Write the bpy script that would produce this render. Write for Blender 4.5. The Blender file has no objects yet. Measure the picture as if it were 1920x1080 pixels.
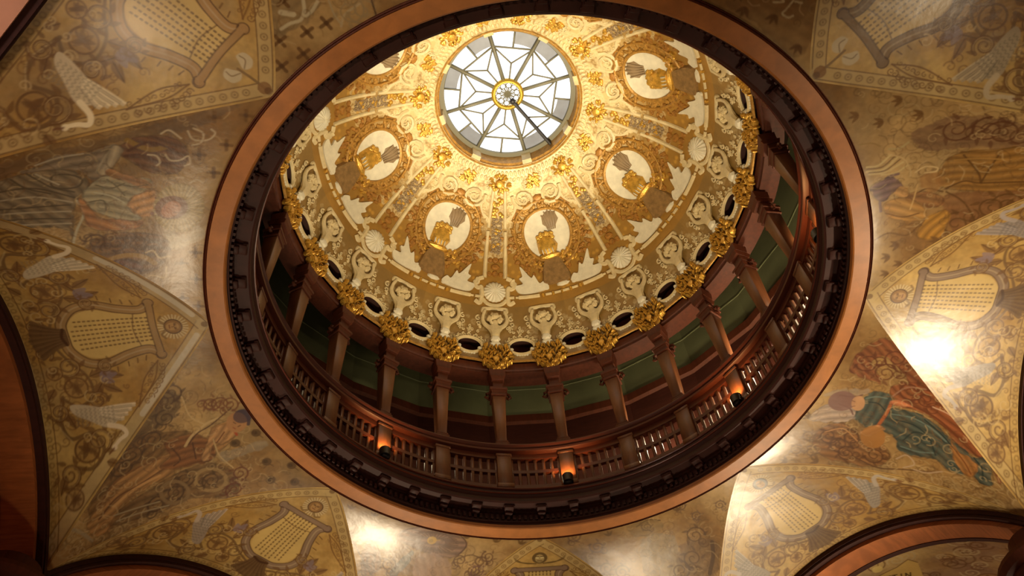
import bpy, bmesh, math, random
import numpy as np
from mathutils import Vector, Matrix

PANE, WASH, FILL, GSP, GLOW, HALL = 1.7, 10800.0, 3800.0, 24.0, 26.0, 85.0
GALL = [(38, 70), (65, 120), (92, 80), (-20, 8), (-60, 6), (10, 9)]
# uplights on the piers: x, y, height, power, aim x, aim y, cone
UPL = [(-1.1, 5.1, 4.4, 390, -1.6, 3.5, 80), (5.45, .55, 4.5, 480, 4.4, .2, 85), (4.2, 4.3, 4.6, 400, 3.0, 2.5, 80), (-3.4, 2.4, 3.6, 240, -3.5, .9, 80),
       (-3.9, -1.5, 4.2, 95, -3.7, -1.3, 75), (1.7, 4.6, 4.2, 150, 1.3, 3.6, 80), (-2.4, -4.3, 4.4, 160, -2.0, -3.6, 90), (4.5, -2.4, 4.4, 260, 3.5, -1.6, 90)]
random.seed(7)
rng = np.random.default_rng(11)
SC = bpy.context.scene
COL = SC.collection
EYE = 1.6                      # camera height over the floor; the heights h below are measured from the camera
R0, XA, QR, TW = 3.51, 5.40, 2.85, 6.9
YA = XA * math.tan(math.radians(22.5))


def srgb(c):
    c = np.asarray(c, float) / 255.0
    return np.where(c <= 0.04045, c / 12.92, ((c + 0.055) / 1.055) ** 2.4)


def tag(o, label=None, cat=None, group=None, kind=None):
    if label: o['label'] = label
    if cat: o['category'] = cat
    if group: o['group'] = group
    if kind: o['kind'] = kind
    return o


def empty(name, loc=(0, 0, 0), az=0.0):
    o = bpy.data.objects.new(name, None)
    COL.objects.link(o)
    o.location = loc
    o.rotation_euler.z = -math.radians(az)
    o.empty_display_size = 0.1
    return o


def obj(name, me, mat=None, parent=None, az=None):
    o = bpy.data.objects.new(name, me)
    COL.objects.link(o)
    if mat is not None and not me.materials:
        me.materials.append(mat)
    if parent is not None:
        o.parent = parent
    if az is not None:
        o.rotation_euler.z = -math.radians(az)
    return o


def copy_tree(o, parent=None):
    c = o.copy()
    COL.objects.link(c)
    c.parent = parent
    for ch in o.children:
        copy_tree(ch, c)
    return c


class MB:
    """collects vertices and polygons, then makes one mesh"""
    def __init__(self):
        self.v, self.f, self.n = [], [], 0

    def add(self, v, f):
        v = np.asarray(v, float).reshape(-1, 3)
        self.v.append(v)
        self.f += [tuple(int(i) + self.n for i in q) for q in f]
        self.n += len(v)

    def box(self, c, s, taper=1.0, rot=0.0):
        """c centre, s full size; taper scales the top in x and y; rot turns about z"""
        x, y, z = s[0] / 2, s[1] / 2, s[2] / 2
        v = np.array([(-x, -y, -z), (x, -y, -z), (x, y, -z), (-x, y, -z), (-x * taper, -y * taper, z), (x * taper, -y * taper, z), (x * taper, y * taper, z), (-x * taper, y * taper, z)])
        if rot:
            ca, sa = math.cos(rot), math.sin(rot)
            v = np.stack([v[:, 0] * ca - v[:, 1] * sa, v[:, 0] * sa + v[:, 1] * ca, v[:, 2]], 1)
        self.add(v + np.array(c), [(0, 3, 2, 1), (4, 5, 6, 7), (0, 1, 5, 4), (1, 2, 6, 5), (2, 3, 7, 6), (3, 0, 4, 7)])

    def tube(self, pts, rad, n=6, flat=1.0, closed=False, up=None):
        """round sweep; flat squeezes the section along the local normal 'up' direction"""
        p = np.asarray(pts, float)
        m = len(p)
        rad = np.broadcast_to(np.asarray(rad, float), (m,))
        if closed:
            t = np.roll(p, -1, 0) - np.roll(p, 1, 0)
        else:
            t = np.gradient(p, axis=0)
        t /= np.linalg.norm(t, axis=1)[:, None] + 1e-12
        if up is None:
            u = np.array([0.013, 0.021, 1.0])
            u = np.tile(u, (m, 1))
            bad = np.abs((u * t).sum(1)) > .95
            u[bad] = (1, 0.02, 0.03)
        else:
            u = np.asarray(up, float)
            if u.ndim == 1: u = np.tile(u, (m, 1))
        a = np.cross(t, u); a /= np.linalg.norm(a, axis=1)[:, None] + 1e-12
        b = np.cross(a, t)
        ang = np.linspace(0, 2 * math.pi, n, endpoint=False)
        v = p[:, None] + rad[:, None, None] * (np.cos(ang)[None, :, None] * a[:, None] + flat * np.sin(ang)[None, :, None] * b[:, None])
        f = []
        for i in range(m if closed else m - 1):
            j = (i + 1) % m
            for k in range(n):
                f.append((i * n + k, i * n + (k + 1) % n, j * n + (k + 1) % n, j * n + k))
        if not closed:
            f.append(tuple(range(n))[::-1]); f.append(tuple((m - 1) * n + k for k in range(n)))
        self.add(v.reshape(-1, 3), f)

    def ell(self, c, ax, n=8, m=5):
        """ellipsoid: centre, three axis vectors"""
        ax = np.asarray(ax, float)
        th = np.linspace(0, math.pi, m + 1)[1:-1]
        ph = np.linspace(0, 2 * math.pi, n, endpoint=False)
        u = [(0, 0, 1)]
        for a in th:
            for b in ph: u.append((math.sin(a) * math.cos(b), math.sin(a) * math.sin(b), math.cos(a)))
        u.append((0, 0, -1))
        u = np.array(u)
        f = [(0, 1 + k, 1 + (k + 1) % n) for k in range(n)]
        for i in range(len(th) - 1):
            for k in range(n): f.append((1 + i * n + k, 1 + (i + 1) * n + k, 1 + (i + 1) * n + (k + 1) % n, 1 + i * n + (k + 1) % n))
        l = len(u) - 1; s = 1 + (len(th) - 1) * n
        f += [(l, s + (k + 1) % n, s + k) for k in range(n)]
        self.add(np.asarray(c, float) + u @ ax, f)

    def lathe(self, prof, az0=0.0, az1=360.0, n=192, closed_prof=False):
        """profile [(r, h)] turned about the dome's axis (h is measured from the camera)"""
        full = abs(az1 - az0) >= 359.99
        a = np.radians(np.linspace(az0, az1, n, endpoint=False) if full else np.linspace(az0, az1, n + 1))
        pr = np.asarray(prof, float); m = len(pr)
        v = np.stack([pr[None, :, 0] * np.sin(a)[:, None], pr[None, :, 0] * np.cos(a)[:, None], np.broadcast_to(pr[None, :, 1] + EYE, (len(a), m))], -1)
        f = []
        for i in range(len(a) if full else len(a) - 1):
            j = (i + 1) % len(a)
            for k in range(m if closed_prof else m - 1):
                l = (k + 1) % m
                f.append((i * m + k, i * m + l, j * m + l, j * m + k))
        if not full and closed_prof:
            f.append(tuple(range(m))); f.append(tuple((len(a) - 1) * m + k for k in range(m))[::-1])
        self.add(v.reshape(-1, 3), f)

    def mesh(self, name, smooth=True, bevel=None):
        me = bpy.data.meshes.new(name)
        me.from_pydata(np.concatenate(self.v).tolist(), [], self.f)
        bm = bmesh.new(); bm.from_mesh(me)
        bmesh.ops.recalc_face_normals(bm, faces=bm.faces)
        if bevel:
            es = [e for e in bm.edges if len(e.link_faces) == 2 and e.calc_face_angle(0) > 0.6]
            bmesh.ops.bevel(bm, geom=es, offset=bevel, segments=1, affect='EDGES', clamp_overlap=True)
        for e in bm.edges:
            if len(e.link_faces) == 2 and e.calc_face_angle(0) > 0.55: e.smooth = False
        bm.to_mesh(me); bm.free()
        if smooth:
            me.polygons.foreach_set('use_smooth', [True] * len(me.polygons))
        me.update()
        return me


def grid_mesh(name, V, color=None, keep=None, wrap=False):
    """V (rows, cols, 3) -> quads; color (rows, cols, 3) linear -> attribute 'paint'"""
    R, C = V.shape[:2]
    me = bpy.data.meshes.new(name)
    idx = np.arange(R * C).reshape(R, C)
    if wrap: idx = np.concatenate([idx, idx[:, :1]], 1)
    q = np.stack([idx[:-1, :-1], idx[:-1, 1:], idx[1:, 1:], idx[1:, :-1]], -1)
    if keep is not None: q = q[keep]
    q = q.reshape(-1, 4)
    me.vertices.add(R * C); me.vertices.foreach_set('co', V.reshape(-1).astype(np.float32))
    me.loops.add(q.size); me.loops.foreach_set('vertex_index', q.reshape(-1).astype(np.int32))
    me.polygons.add(len(q)); me.polygons.foreach_set('loop_start', np.arange(0, q.size, 4, dtype=np.int32))
    me.polygons.foreach_set('use_smooth', np.ones(len(q), bool))
    me.update(calc_edges=True)
    if color is not None:
        at = me.color_attributes.new('paint', 'FLOAT_COLOR', 'POINT')
        c4 = np.ones((R * C, 4), np.float32); c4[:, :3] = color.reshape(-1, 3)
        at.data.foreach_set('color', c4.reshape(-1))
    return me


# ------------------------------------------------------------------ materials
def mat(name, base=(.5, .5, .5), rough=.5, metal=0.0, spec=.5, attr=False, noise=None, bump=None, grain=None, emit=None, lin=True, coat=0):
    m = bpy.data.materials.new(name); m.use_nodes = True
    nt = m.node_tree; N = nt.nodes; L = nt.links
    b = N['Principled BSDF']
    b.inputs['Roughness'].default_value = rough
    b.inputs['Metallic'].default_value = metal
    b.inputs['Specular IOR Level'].default_value = spec
    if coat:
        b.inputs['Coat Weight'].default_value = coat; b.inputs['Coat Roughness'].default_value = .25
    col = None
    if attr:
        a = N.new('ShaderNodeAttribute'); a.attribute_name = 'paint'; col = a.outputs['Color']
    else:
        r = N.new('ShaderNodeRGB'); r.outputs[0].default_value = (*base, 1); col = r.outputs[0]
    tc = N.new('ShaderNodeTexCoord')
    if noise:                       # (scale, low, high): wear and mottling as a multiplier
        n = N.new('ShaderNodeTexNoise'); n.inputs['Scale'].default_value = noise[0]; n.inputs['Detail'].default_value = 6; n.inputs['Roughness'].default_value = .65
        L.new(tc.outputs['Object'], n.inputs['Vector'])
        mr = N.new('ShaderNodeMapRange'); mr.inputs[1].default_value = .3; mr.inputs[2].default_value = .7; mr.inputs[3].default_value = noise[1]; mr.inputs[4].default_value = noise[2]
        L.new(n.outputs['Fac'], mr.inputs[0])
        mx = N.new('ShaderNodeMix'); mx.data_type = 'RGBA'; mx.blend_type = 'MULTIPLY'; mx.inputs[0].default_value = 1
        L.new(col, mx.inputs[6]); L.new(mr.outputs[0], mx.inputs[7]); col = mx.outputs[2]
    if grain:                       # (sx, sy, sz, low, high) stretched noise = wood grain
        mp = N.new('ShaderNodeMapping'); mp.inputs['Scale'].default_value = grain[:3]; L.new(tc.outputs['Object'], mp.inputs[0])
        n = N.new('ShaderNodeTexNoise'); n.inputs['Scale'].default_value = 1; n.inputs['Detail'].default_value = 5; n.inputs['Distortion'].default_value = .6
        L.new(mp.outputs[0], n.inputs['Vector'])
        mr = N.new('ShaderNodeMapRange'); mr.inputs[1].default_value = .32; mr.inputs[2].default_value = .68; mr.inputs[3].default_value = grain[3]; mr.inputs[4].default_value = grain[4]
        L.new(n.outputs['Fac'], mr.inputs[0])
        mx = N.new('ShaderNodeMix'); mx.data_type = 'RGBA'; mx.blend_type = 'MULTIPLY'; mx.inputs[0].default_value = 1
        L.new(col, mx.inputs[6]); L.new(mr.outputs[0], mx.inputs[7]); col = mx.outputs[2]
    L.new(col, b.inputs['Base Color'])
    if bump:                        # (scale, strength, distance)
        n = N.new('ShaderNodeTexNoise'); n.inputs['Scale'].default_value = bump[0]; n.inputs['Detail'].default_value = 4
        L.new(tc.outputs['Object'], n.inputs['Vector'])
        bp = N.new('ShaderNodeBump'); bp.inputs['Strength'].default_value = bump[1]; bp.inputs['Distance'].default_value = bump[2]
        L.new(n.outputs['Fac'], bp.inputs['Height']); L.new(bp.outputs[0], b.inputs['Normal'])
    if emit:
        L.new(col, b.inputs['Emission Color']); b.inputs['Emission Strength'].default_value = emit
    return m


M = {}
M['mural'] = mat('painted_plaster', attr=True, rough=.27, spec=.5, noise=(1.7, .82, 1.12), bump=(4, .2, .02))
M['dome'] = mat('dome_plaster', attr=True, rough=.42, spec=.5, metal=.15, noise=(3, .85, 1.1), bump=(30, .4, .01))
M['cream'] = mat('cream_relief', srgb((226, 208, 160)), rough=.5, noise=(8, .75, 1.08), bump=(60, .3, .006))
M['white'] = mat('pale_plaster', srgb((232, 226, 200)), rough=.5, noise=(6, .8, 1.08))
M['gold'] = mat('gold_leaf', srgb((222, 174, 74)), rough=.34, metal=.5, noise=(14, .5, 1.2), bump=(40, .5, .01))
M['ochre'] = mat('ochre_gilding', srgb((186, 140, 64)), rough=.42, metal=.3, noise=(18, .5, 1.25), bump=(45, .6, .01))
M['orange'] = mat('orange_gilding', srgb((172, 122, 54)), rough=.42, metal=.3, noise=(14, .55, 1.25), bump=(45, .6, .01))
M['taupe'] = mat('taupe_relief', srgb((150, 128, 96)), rough=.5, noise=(10, .8, 1.1))
M['bell'] = mat('brown_gilt', srgb((150, 118, 72)), rough=.5, metal=.1, noise=(12, .55, 1.2))
M['bead'] = mat('polished_red_bead', srgb((104, 50, 34)), rough=.26, spec=.6)
M['oak'] = mat('light_oak', srgb((176, 104, 54)), rough=.42, grain=(3, 3, 60, .74, 1.12), noise=(2.5, .85, 1.08))
M['oak_ring'] = mat('light_oak_ring', srgb((182, 116, 56)), rough=.42, noise=(2.0, .82, 1.1), grain=(7, 7, 40, .86, 1.06))
M['mahog'] = mat('dark_mahogany', srgb((62, 29, 21)), rough=.55, spec=.28, grain=(5, 5, 40, .75, 1.15))
M['red'] = mat('red_wood', srgb((86, 42, 25)), rough=.55, spec=.25, grain=(20, 20, 3, .78, 1.12))
M['redh'] = mat('red_wood_rail', srgb((88, 42, 27)), rough=.42, spec=.35, grain=(4, 4, 40, .8, 1.12))
M['brownp'] = mat('brown_pilaster_wood', srgb((112, 66, 38)), rough=.42, grain=(26, 26, 3, .8, 1.1))
M['green'] = mat('green_plaster', srgb((122, 124, 88)), rough=.6, noise=(1.5, .8, 1.1))
M['dark'] = mat('dark_void_wood', srgb((58, 30, 22)), rough=.6, noise=(3, .7, 1.1))
M['black'] = mat('black_metal', srgb((22, 20, 22)), rough=.5)
M['grey'] = mat('grey_iron', srgb((120, 118, 100)), rough=.5)
M['brass'] = mat('brass', srgb((200, 170, 70)), rough=.3, metal=.7)
M['rose'] = mat('rose_plaster', srgb((206, 150, 120)), rough=.5, noise=(1.2, .85, 1.1))
M['floor'] = mat('stone_floor', srgb((150, 120, 90)), rough=.4, noise=(2, .8, 1.1))
M['lamp'] = mat('lamp_glow', (1, .62, .28), emit=6)


# ------------------------------------------------------------------ painting on a canvas of the surface's own metres
def fbm(h, w, cells, seed):
    r = np.random.default_rng(seed); out = np.zeros((h, w)); amp = 1; tot = 0
    for c in cells:
        g = r.random((max(2, int(h / c) + 3), max(2, int(w / c) + 3)))
        yi = np.arange(h) / c; xi = np.arange(w) / c
        y0 = yi.astype(int); x0 = xi.astype(int); fy = (yi - y0)[:, None]; fx = (xi - x0)[None]
        fy = fy * fy * (3 - 2 * fy); fx = fx * fx * (3 - 2 * fx)
        a = g[y0][:, x0] * (1 - fx) + g[y0][:, x0 + 1] * fx
        b = g[y0 + 1][:, x0] * (1 - fx) + g[y0 + 1][:, x0 + 1] * fx
        out += amp * (a * (1 - fy) + b * fy); tot += amp; amp *= .55
    return out / tot


def smooth_path(p, n=8):
    p = np.asarray(p, float)
    if len(p) < 3: return p
    q = np.concatenate([[2 * p[0] - p[1]], p, [2 * p[-1] - p[-2]]])
    if np.allclose(p[0], p[-1]): q[0] = p[-2]; q[-1] = p[1]
    t = np.linspace(0, 1, n, endpoint=False)[:, None]
    out = []
    for i in range(1, len(q) - 2):
        a, b, c, d = q[i - 1:i + 3]
        out.append(.5 * ((2 * b) + (c - a) * t + (2 * a - 5 * b + 4 * c - d) * t ** 2 + (3 * b - a - 3 * c + d) * t ** 3))
    return np.concatenate(out + [p[-1:]])


class Canvas:
    def __init__(s, x0, x1, y0, y1, res, base):
        s.x0, s.y0, s.res = x0, y0, res
        s.h = int((x1 - x0) / res) + 1; s.w = int((y1 - y0) / res) + 1
        s.a = np.empty((s.h, s.w, 3)); s.a[:] = srgb(base)

    def win(s, lo, hi):
        i0 = max(0, int((lo[0] - s.x0) / s.res)); i1 = min(s.h, int((hi[0] - s.x0) / s.res) + 2)
        j0 = max(0, int((lo[1] - s.y0) / s.res)); j1 = min(s.w, int((hi[1] - s.y0) / s.res) + 2)
        if i1 <= i0 or j1 <= j0: return None
        X = s.x0 + np.arange(i0, i1)[:, None] * s.res; Y = s.y0 + np.arange(j0, j1)[None] * s.res
        return (slice(i0, i1), slice(j0, j1)), X, Y

    def put(s, sl, al, col):
        s.a[sl] += al[..., None] * (srgb(col) - s.a[sl])

    def poly(s, pts, col, al=1.0, smooth=True, soft=1.2, folds=None):
        p = np.asarray(pts, float)
        if smooth: p = smooth_path(np.concatenate([p, p[:1]]), 5)[:-1]
        w = s.win(p.min(0) - .05, p.max(0) + .05)
        if w is None: return
        sl, X, Y = w
        ins = np.zeros((X.shape[0], Y.shape[1]), bool); d = np.full(ins.shape, 9.0)
        n = len(p)
        for i in range(n):
            x1, y1 = p[i]; x2, y2 = p[(i + 1) % n]
            if y1 != y2:
                ins ^= ((y1 > Y) != (y2 > Y)) & (X < (x2 - x1) * (Y - y1) / (y2 - y1) + x1)
            dx, dy = x2 - x1, y2 - y1; l2 = dx * dx + dy * dy + 1e-12
            t = np.clip(((X - x1) * dx + (Y - y1) * dy) / l2, 0, 1)
            d = np.minimum(d, (X - x1 - t * dx) ** 2 + (Y - y1 - t * dy) ** 2)
        sd = np.sqrt(d) * np.where(ins, 1, -1)
        if soft > 1.5:              # a brush's uneven edge
            nz = fbm(sd.shape[0], sd.shape[1], (9, 4), int(abs(p[0, 0] * 977 + p[0, 1] * 131) * 10) % 9999)
            sd = sd + (nz - .5) * .05; al = al * (.72 + .5 * fbm(sd.shape[0], sd.shape[1], (14, 5), 3)).clip(0, 1)
        m = al * np.clip(sd / (soft * s.res) + .5, 0, 1)
        s.put(sl, m, col)
        if folds:                   # painted drapery or modelling lines along the shape's long axis
            q = p - p.mean(0); wv, vc = np.linalg.eigh(q.T @ q); ax = vc[:, 1]; pr = vc[:, 0]
            A = (X - p[:, 0].mean()) * ax[0] + (Y - p[:, 1].mean()) * ax[1]; B = (X - p[:, 0].mean()) * pr[0] + (Y - p[:, 1].mean()) * pr[1]
            ph = B * folds[0] + 1.6 * np.sin(A * 5.5 + B * 3 + folds[2]) + .9 * np.sin(A * 13 + folds[2] * 2)
            s.a[sl] *= 1 + (np.sign(np.sin(ph)) * np.abs(np.sin(ph)) ** 1.6 * folds[1] * m)[..., None]

    def stroke(s, pts, w, col, al=.9, smooth=True):
        p = np.asarray(pts, float)
        if smooth: p = smooth_path(p)
        wd = np.broadcast_to(np.asarray(w, float), (len(p),)) / 2
        win = s.win(p.min(0) - wd.max() - .02, p.max(0) + wd.max() + .02)
        if win is None: return
        sl, X, Y = win
        best = np.full((X.shape[0], Y.shape[1]), -9.0)
        for i in range(len(p) - 1):
            dx, dy = p[i + 1] - p[i]; l2 = dx * dx + dy * dy + 1e-12
            t = np.clip(((X - p[i, 0]) * dx + (Y - p[i, 1]) * dy) / l2, 0, 1)
            d = np.sqrt((X - p[i, 0] - t * dx) ** 2 + (Y - p[i, 1] - t * dy) ** 2)
            best = np.maximum(best, wd[i] + t * (wd[i + 1] - wd[i]) - d)
        s.put(sl, al * np.clip(best / s.res + .5, 0, 1), col)

    def ell(s, c, a, b, col, al=.95, ring=None):
        """centre, half-axis vectors a and b; ring = relative width for an outline"""
        c, a, b = (np.asarray(v, float) for v in (c, a, b))
        r = np.abs(a) + np.abs(b) + .03
        win = s.win(c - r, c + r)
        if win is None: return
        sl, X, Y = win
        det = a[0] * b[1] - a[1] * b[0]
        if abs(det) < 1e-7: return
        u = ((X - c[0]) * b[1] - (Y - c[1]) * b[0]) / det; v = (-(X - c[0]) * a[1] + (Y - c[1]) * a[0]) / det
        q = np.sqrt(u * u + v * v); k = math.sqrt(abs(det)) / s.res
        m = np.clip((1 - q) * k + .5, 0, 1)
        if ring: m = m * np.clip((q - 1 + ring) * k + .5, 0, 1)
        s.put(sl, al * m, col)

    def disc(s, c, r, col, al=.95, ring=None): s.ell(c, (r, 0), (0, r), col, al, ring)

    def swirl(s, c, r, col, turn=1.6, w=.016, a0=0.0, sgn=1, al=.9):
        t = np.linspace(0, 1, 26)
        ang = a0 + sgn * turn * 2 * math.pi * t; rr = r * (1 - .85 * t)
        s.stroke(np.stack([c[0] + rr * np.cos(ang), c[1] + rr * np.sin(ang)], 1), w * (1.15 - .5 * t), col, al, smooth=False)

    def leaf(s, a, b, wd, col, al=.85, vein=None):
        a, b = np.asarray(a, float), np.asarray(b, float); d = b - a; n = np.array([-d[1], d[0]]) / (np.linalg.norm(d) + 1e-9)
        s.poly([a, a + d * .35 + n * wd, b, a + d * .35 - n * wd], col, al)
        if vein: s.stroke([a, b], .01, vein, .7)

    def rosette(s, c, r, dark, mid, seed):
        q = np.random.default_rng(seed)
        s.disc(c, r * 1.02, mid, .55); s.disc(c, r * .98, dark, .85, ring=.16)
        for k in range(7):
            a = k * 2 * math.pi / 7 + q.random()
            s.leaf(c, (c[0] + .78 * r * math.cos(a), c[1] + .78 * r * math.sin(a)), r * .2, dark, .5 + .3 * q.random())
        s.disc(c, r * .2, dark, .8)

    def sample(s, x, y):
        fi = np.clip((x - s.x0) / s.res, 0, s.h - 1.001); fj = np.clip((y - s.y0) / s.res, 0, s.w - 1.001)
        i = fi.astype(int); j = fj.astype(int); u = (fi - i)[..., None]; v = (fj - j)[..., None]
        A = s.a
        return (A[i, j] * (1 - v) + A[i, j + 1] * v) * (1 - u) + (A[i + 1, j] * (1 - v) + A[i + 1, j + 1] * v) * u
# ------------------------------------------------------------------ the vault: eight lyre cells and eight figure spandrels
def yg(x): return YA * np.clip((np.asarray(x, float) - R0) / (XA - R0), 0, None) ** 0.92
def Qd(y):
    y = np.minimum(np.abs(y), QR * .98); return QR - np.sqrt(QR * QR - y * y)
def zl(x): return 8.0 - 0.2 * np.clip((np.asarray(x, float) - R0) / (XA - R0), 0, None) ** 1.5
_x = np.linspace(R0, XA, 600); _rg = np.hypot(_x, yg(_x)); _zg = zl(_x) - Qd(yg(_x)); _pg = np.degrees(np.arctan2(yg(_x), _x))
RC = float(_rg[-1])


def to_world(xl, yl, h, A):
    a = math.radians(A)
    return np.stack([xl * math.sin(a) + yl * math.cos(a), xl * math.cos(a) - yl * math.sin(a), h + EYE], -1)


def base_tone(cv, seed, a=(190, 168, 118), b=(146, 114, 68), c=(122, 112, 88)):
    n = fbm(cv.h, cv.w, (110, 46, 18, 7), seed); n2 = fbm(cv.h, cv.w, (70, 26, 9), seed + 50)
    t = np.clip((n - .3) / .4, 0, 1)[..., None]; t2 = np.clip((n2 - .52) / .25, 0, 1)[..., None] * .45
    cv.a[:] = srgb(b) * (1 - t) + srgb(a) * t
    cv.a[:] = cv.a * (1 - t2) + srgb(c) * t2
    g = np.random.default_rng(seed + 9); sp = fbm(cv.h, cv.w, (5, 3, 2), seed + 77)
    cv.a *= (.84 + .32 * sp)[..., None]


BR_, DK, LT = (98, 64, 30), (70, 42, 20), (200, 172, 116)


def paint_lyre(cv, seed, swan=(150, 138, 126), head='face', arm=(134, 110, 88), fan=(110, 82, 48), silver_gleam=False, mask=False, roundel=(140, 104, 56)):
    q = np.random.default_rng(seed)
    base_tone(cv, seed, (200, 168, 100), (162, 124, 62), (136, 118, 86))
    # border along both groins and over the arch
    xs = np.linspace(R0 + .02, XA, 60)
    for sg in (1, -1):
        g = np.stack([xs, sg * yg(xs)], 1)
        t = np.gradient(g, axis=0); t /= np.linalg.norm(t, axis=1)[:, None]; nrm = np.stack([t[:, 1], -t[:, 0]], 1) * sg
        cv.stroke(g + nrm * .085, .13, (186, 160, 106) if not silver_gleam else (192, 176, 138), .75 if not silver_gleam else .4, False)
        if silver_gleam: cv.stroke((g + nrm * .07)[3:26], .06, (200, 190, 168), .75, False)  # silver edge paint, with its gleam near the apex painted in
        for off in (.025, .15): cv.stroke(g + nrm * off, .012, BR_, .75, False)
        L = np.concatenate([[0], np.cumsum(np.linalg.norm(np.diff(g, axis=0), axis=1))])
        for d in np.arange(.2, L[-1], .105):
            c = [np.interp(d, L, (g + nrm * .088)[:, k]) for k in (0, 1)]
            if not silver_gleam: cv.disc(c, .036, (112, 82, 46), .6, ring=.42); cv.disc(c, .012, BR_, .6)
    for y in np.arange(-2.1, 2.11, .085):
        cv.disc((5.335, y), .03, (116, 88, 50), .6, ring=.45)
    cv.stroke([(5.28, -2.2), (5.28, 2.2)], .012, BR_, .7); cv.stroke([(5.39, -2.2), (5.39, 2.2)], .03, (196, 176, 128), .8)
    # lyre: sound board, strings, arms, crossbar
    cv.poly([(4.12, -.22), (4.12, .22), (4.4, .23), (4.62, .3), (4.8, .27), (4.92, .12), (4.92, -.12), (4.8, -.27), (4.62, -.3), (4.4, -.23)], (202, 172, 104), .9)
    for k in range(-3, 4):
        y = k * .046
        for x in np.arange(4.14, 4.9 - abs(k) * .02, .046): cv.stroke([(x, y * (1 + .35 * (x - 4.1))), (x + .014, y * (1 + .35 * (x - 4.1)))], .02, (88, 58, 28), .8)
    cv.stroke([(4.26, -.2), (4.3, 0), (4.26, .2)], .012, BR_, .8)
    for sg in (1, -1):
        path = [(4.09, .30 * sg), (4.2, .25 * sg), (4.4, .29 * sg), (4.62, .37 * sg), (4.82, .34 * sg), (4.96, .18 * sg), (4.98, 0)]
        cv.stroke(path, .1, arm, .95); pp = smooth_path(path)
        cv.stroke(pp, .016, (186, 164, 126), .55, False)
        t = np.gradient(pp, axis=0); t /= np.linalg.norm(t, axis=1)[:, None]; nn = np.stack([-t[:, 1], t[:, 0]], 1) * sg
        cv.stroke(pp + nn * .05, .012, DK, .8, False); cv.stroke(pp - nn * .05, .012, DK, .8, False)
        for i in range(10, 40, 4):
            cv.stroke([pp[i] + nn[i] * .075, pp[i] + nn[i] * .13 + (.02, 0)], .014, BR_, .8)
        cv.disc((4.08, .33 * sg), .058, arm, .95); cv.disc((4.08, .33 * sg), .058, DK, .8, ring=.2); cv.swirl((4.08, .33 * sg), .045, DK, 1.3, .01)
        # laurel spray hanging from the volute
        a = [(4.13, .40 * sg), (4.2, .62 * sg), (4.4, .9 * sg)]; b = [(4.13, .40 * sg), (4.3, .6 * sg), (4.4, .9 * sg)]
        cv.stroke(a, .016, (120, 84, 40), .9); cv.stroke(b, .016, (120, 84, 40), .9)
        sp = smooth_path(a, 10)
        for i in range(2, len(sp) - 1, 2):
            cv.swirl(sp[i] + (-.055, .01 * sg), .035, (122, 88, 46), 1.2, .011, q.random() * 6, sg)
            cv.swirl(sp[i] + (.05, 0), .026, (122, 88, 46), 1.0, .01, q.random() * 6, -sg)
        # rinceau: stems, rosettes, acanthus
        cv.stroke([(5.1, .1 * sg), (5.0, .3 * sg), (4.86, .5 * sg), (4.84, .72 * sg), (5.0, .82 * sg), (5.14, .72 * sg)], .03, fan, .85)
        cv.stroke([(5.14, .7 * sg), (5.2, .95 * sg), (5.12, 1.15 * sg), (4.9, 1.12 * sg), (4.8, 1.3 * sg), (4.92, 1.46 * sg), (5.1, 1.44 * sg)], .04, fan, .85)
        cv.stroke([(5.16, .75 * sg), (5.22, 1.0 * sg), (5.1, 1.2 * sg)], .014, LT, .6)
        cv.rosette((4.99, .61 * sg), .125, (112, 80, 44), (160, 122, 68), seed + 3)
        cv.rosette((4.97, 1.28 * sg), .135, (104, 74, 42), (156, 120, 66), seed + 5)
        cv.rosette((5.17, .42 * sg), .085, (112, 80, 44), (160, 122, 68), seed + 8)
        cv.rosette((5.12, 1.72 * sg), .1, (112, 82, 50), (160, 124, 74), seed + 9)
        for (x, y, l, an) in ((4.84, .5, .2, -.3), (4.72, .62, .2, .5), (4.8, .7, .16, -1.0), (4.66, .5, .16, .2), (5.2, .6, .14, 2.2), (5.12, .9, .16, 1.2), (4.78, 1.42, .16, .3), (5.2, 1.5, .18, 1.9)):
            cv.leaf((x, y * sg), (x - l * math.cos(an), (y + l * math.sin(an)) * sg), .045, (120, 86, 48), .8, DK)
        cv.leaf((4.74, .5 * sg), (4.56, .5 * sg), .06, (132, 112, 112), .8); cv.leaf((4.74, .52 * sg), (4.6, .6 * sg), .05, (132, 112, 112), .8)
        for (x, y, r, a0) in ((5.02, .36, .12, 1.0), (4.8, .78, .1, 3.0), (5.2, .86, .1, 0.5), (4.84, 1.2, .13, 2.0), (5.16, 1.5, .12, 1.0), (4.66, .4, .08, 4.0), (5.22, .18, .09, 2.2)):
            cv.swirl((x, y * sg), r, (108, 74, 38), 1.7, .03, a0 * sg, sg, .85); cv.swirl((x, y * sg), r * .96, LT, 1.6, .008, a0 * sg, sg, .5)
            for k in range(6): cv.leaf((x + r * .9 * math.cos(k), (y + r * .9 * math.sin(k)) * sg), (x + r * 1.55 * math.cos(k + .5), (y + r * 1.55 * math.sin(k + .5)) * sg), r * .2, (112, 78, 40), .75)
        for _ in range(70):
            x = 4.45 + q.random() * .88; y = q.random() * 2.0
            if y < yg(x) - .2 and (y > .42 or x > 5.02): cv.swirl((x, y * sg), .03 + .05 * q.random(), (116, 80, 42) if q.random() < .7 else LT, 1.2, .014, q.random() * 6, sg, .6)
        # swan: wing fan, body, curved neck and head
        cv.poly([(5.08, .8 * sg), (4.92, .82 * sg), (4.7, .9 * sg), (4.62, 1.0 * sg), (4.74, 1.08 * sg), (4.9, 1.0 * sg), (5.06, .9 * sg)], swan, .9)
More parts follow.
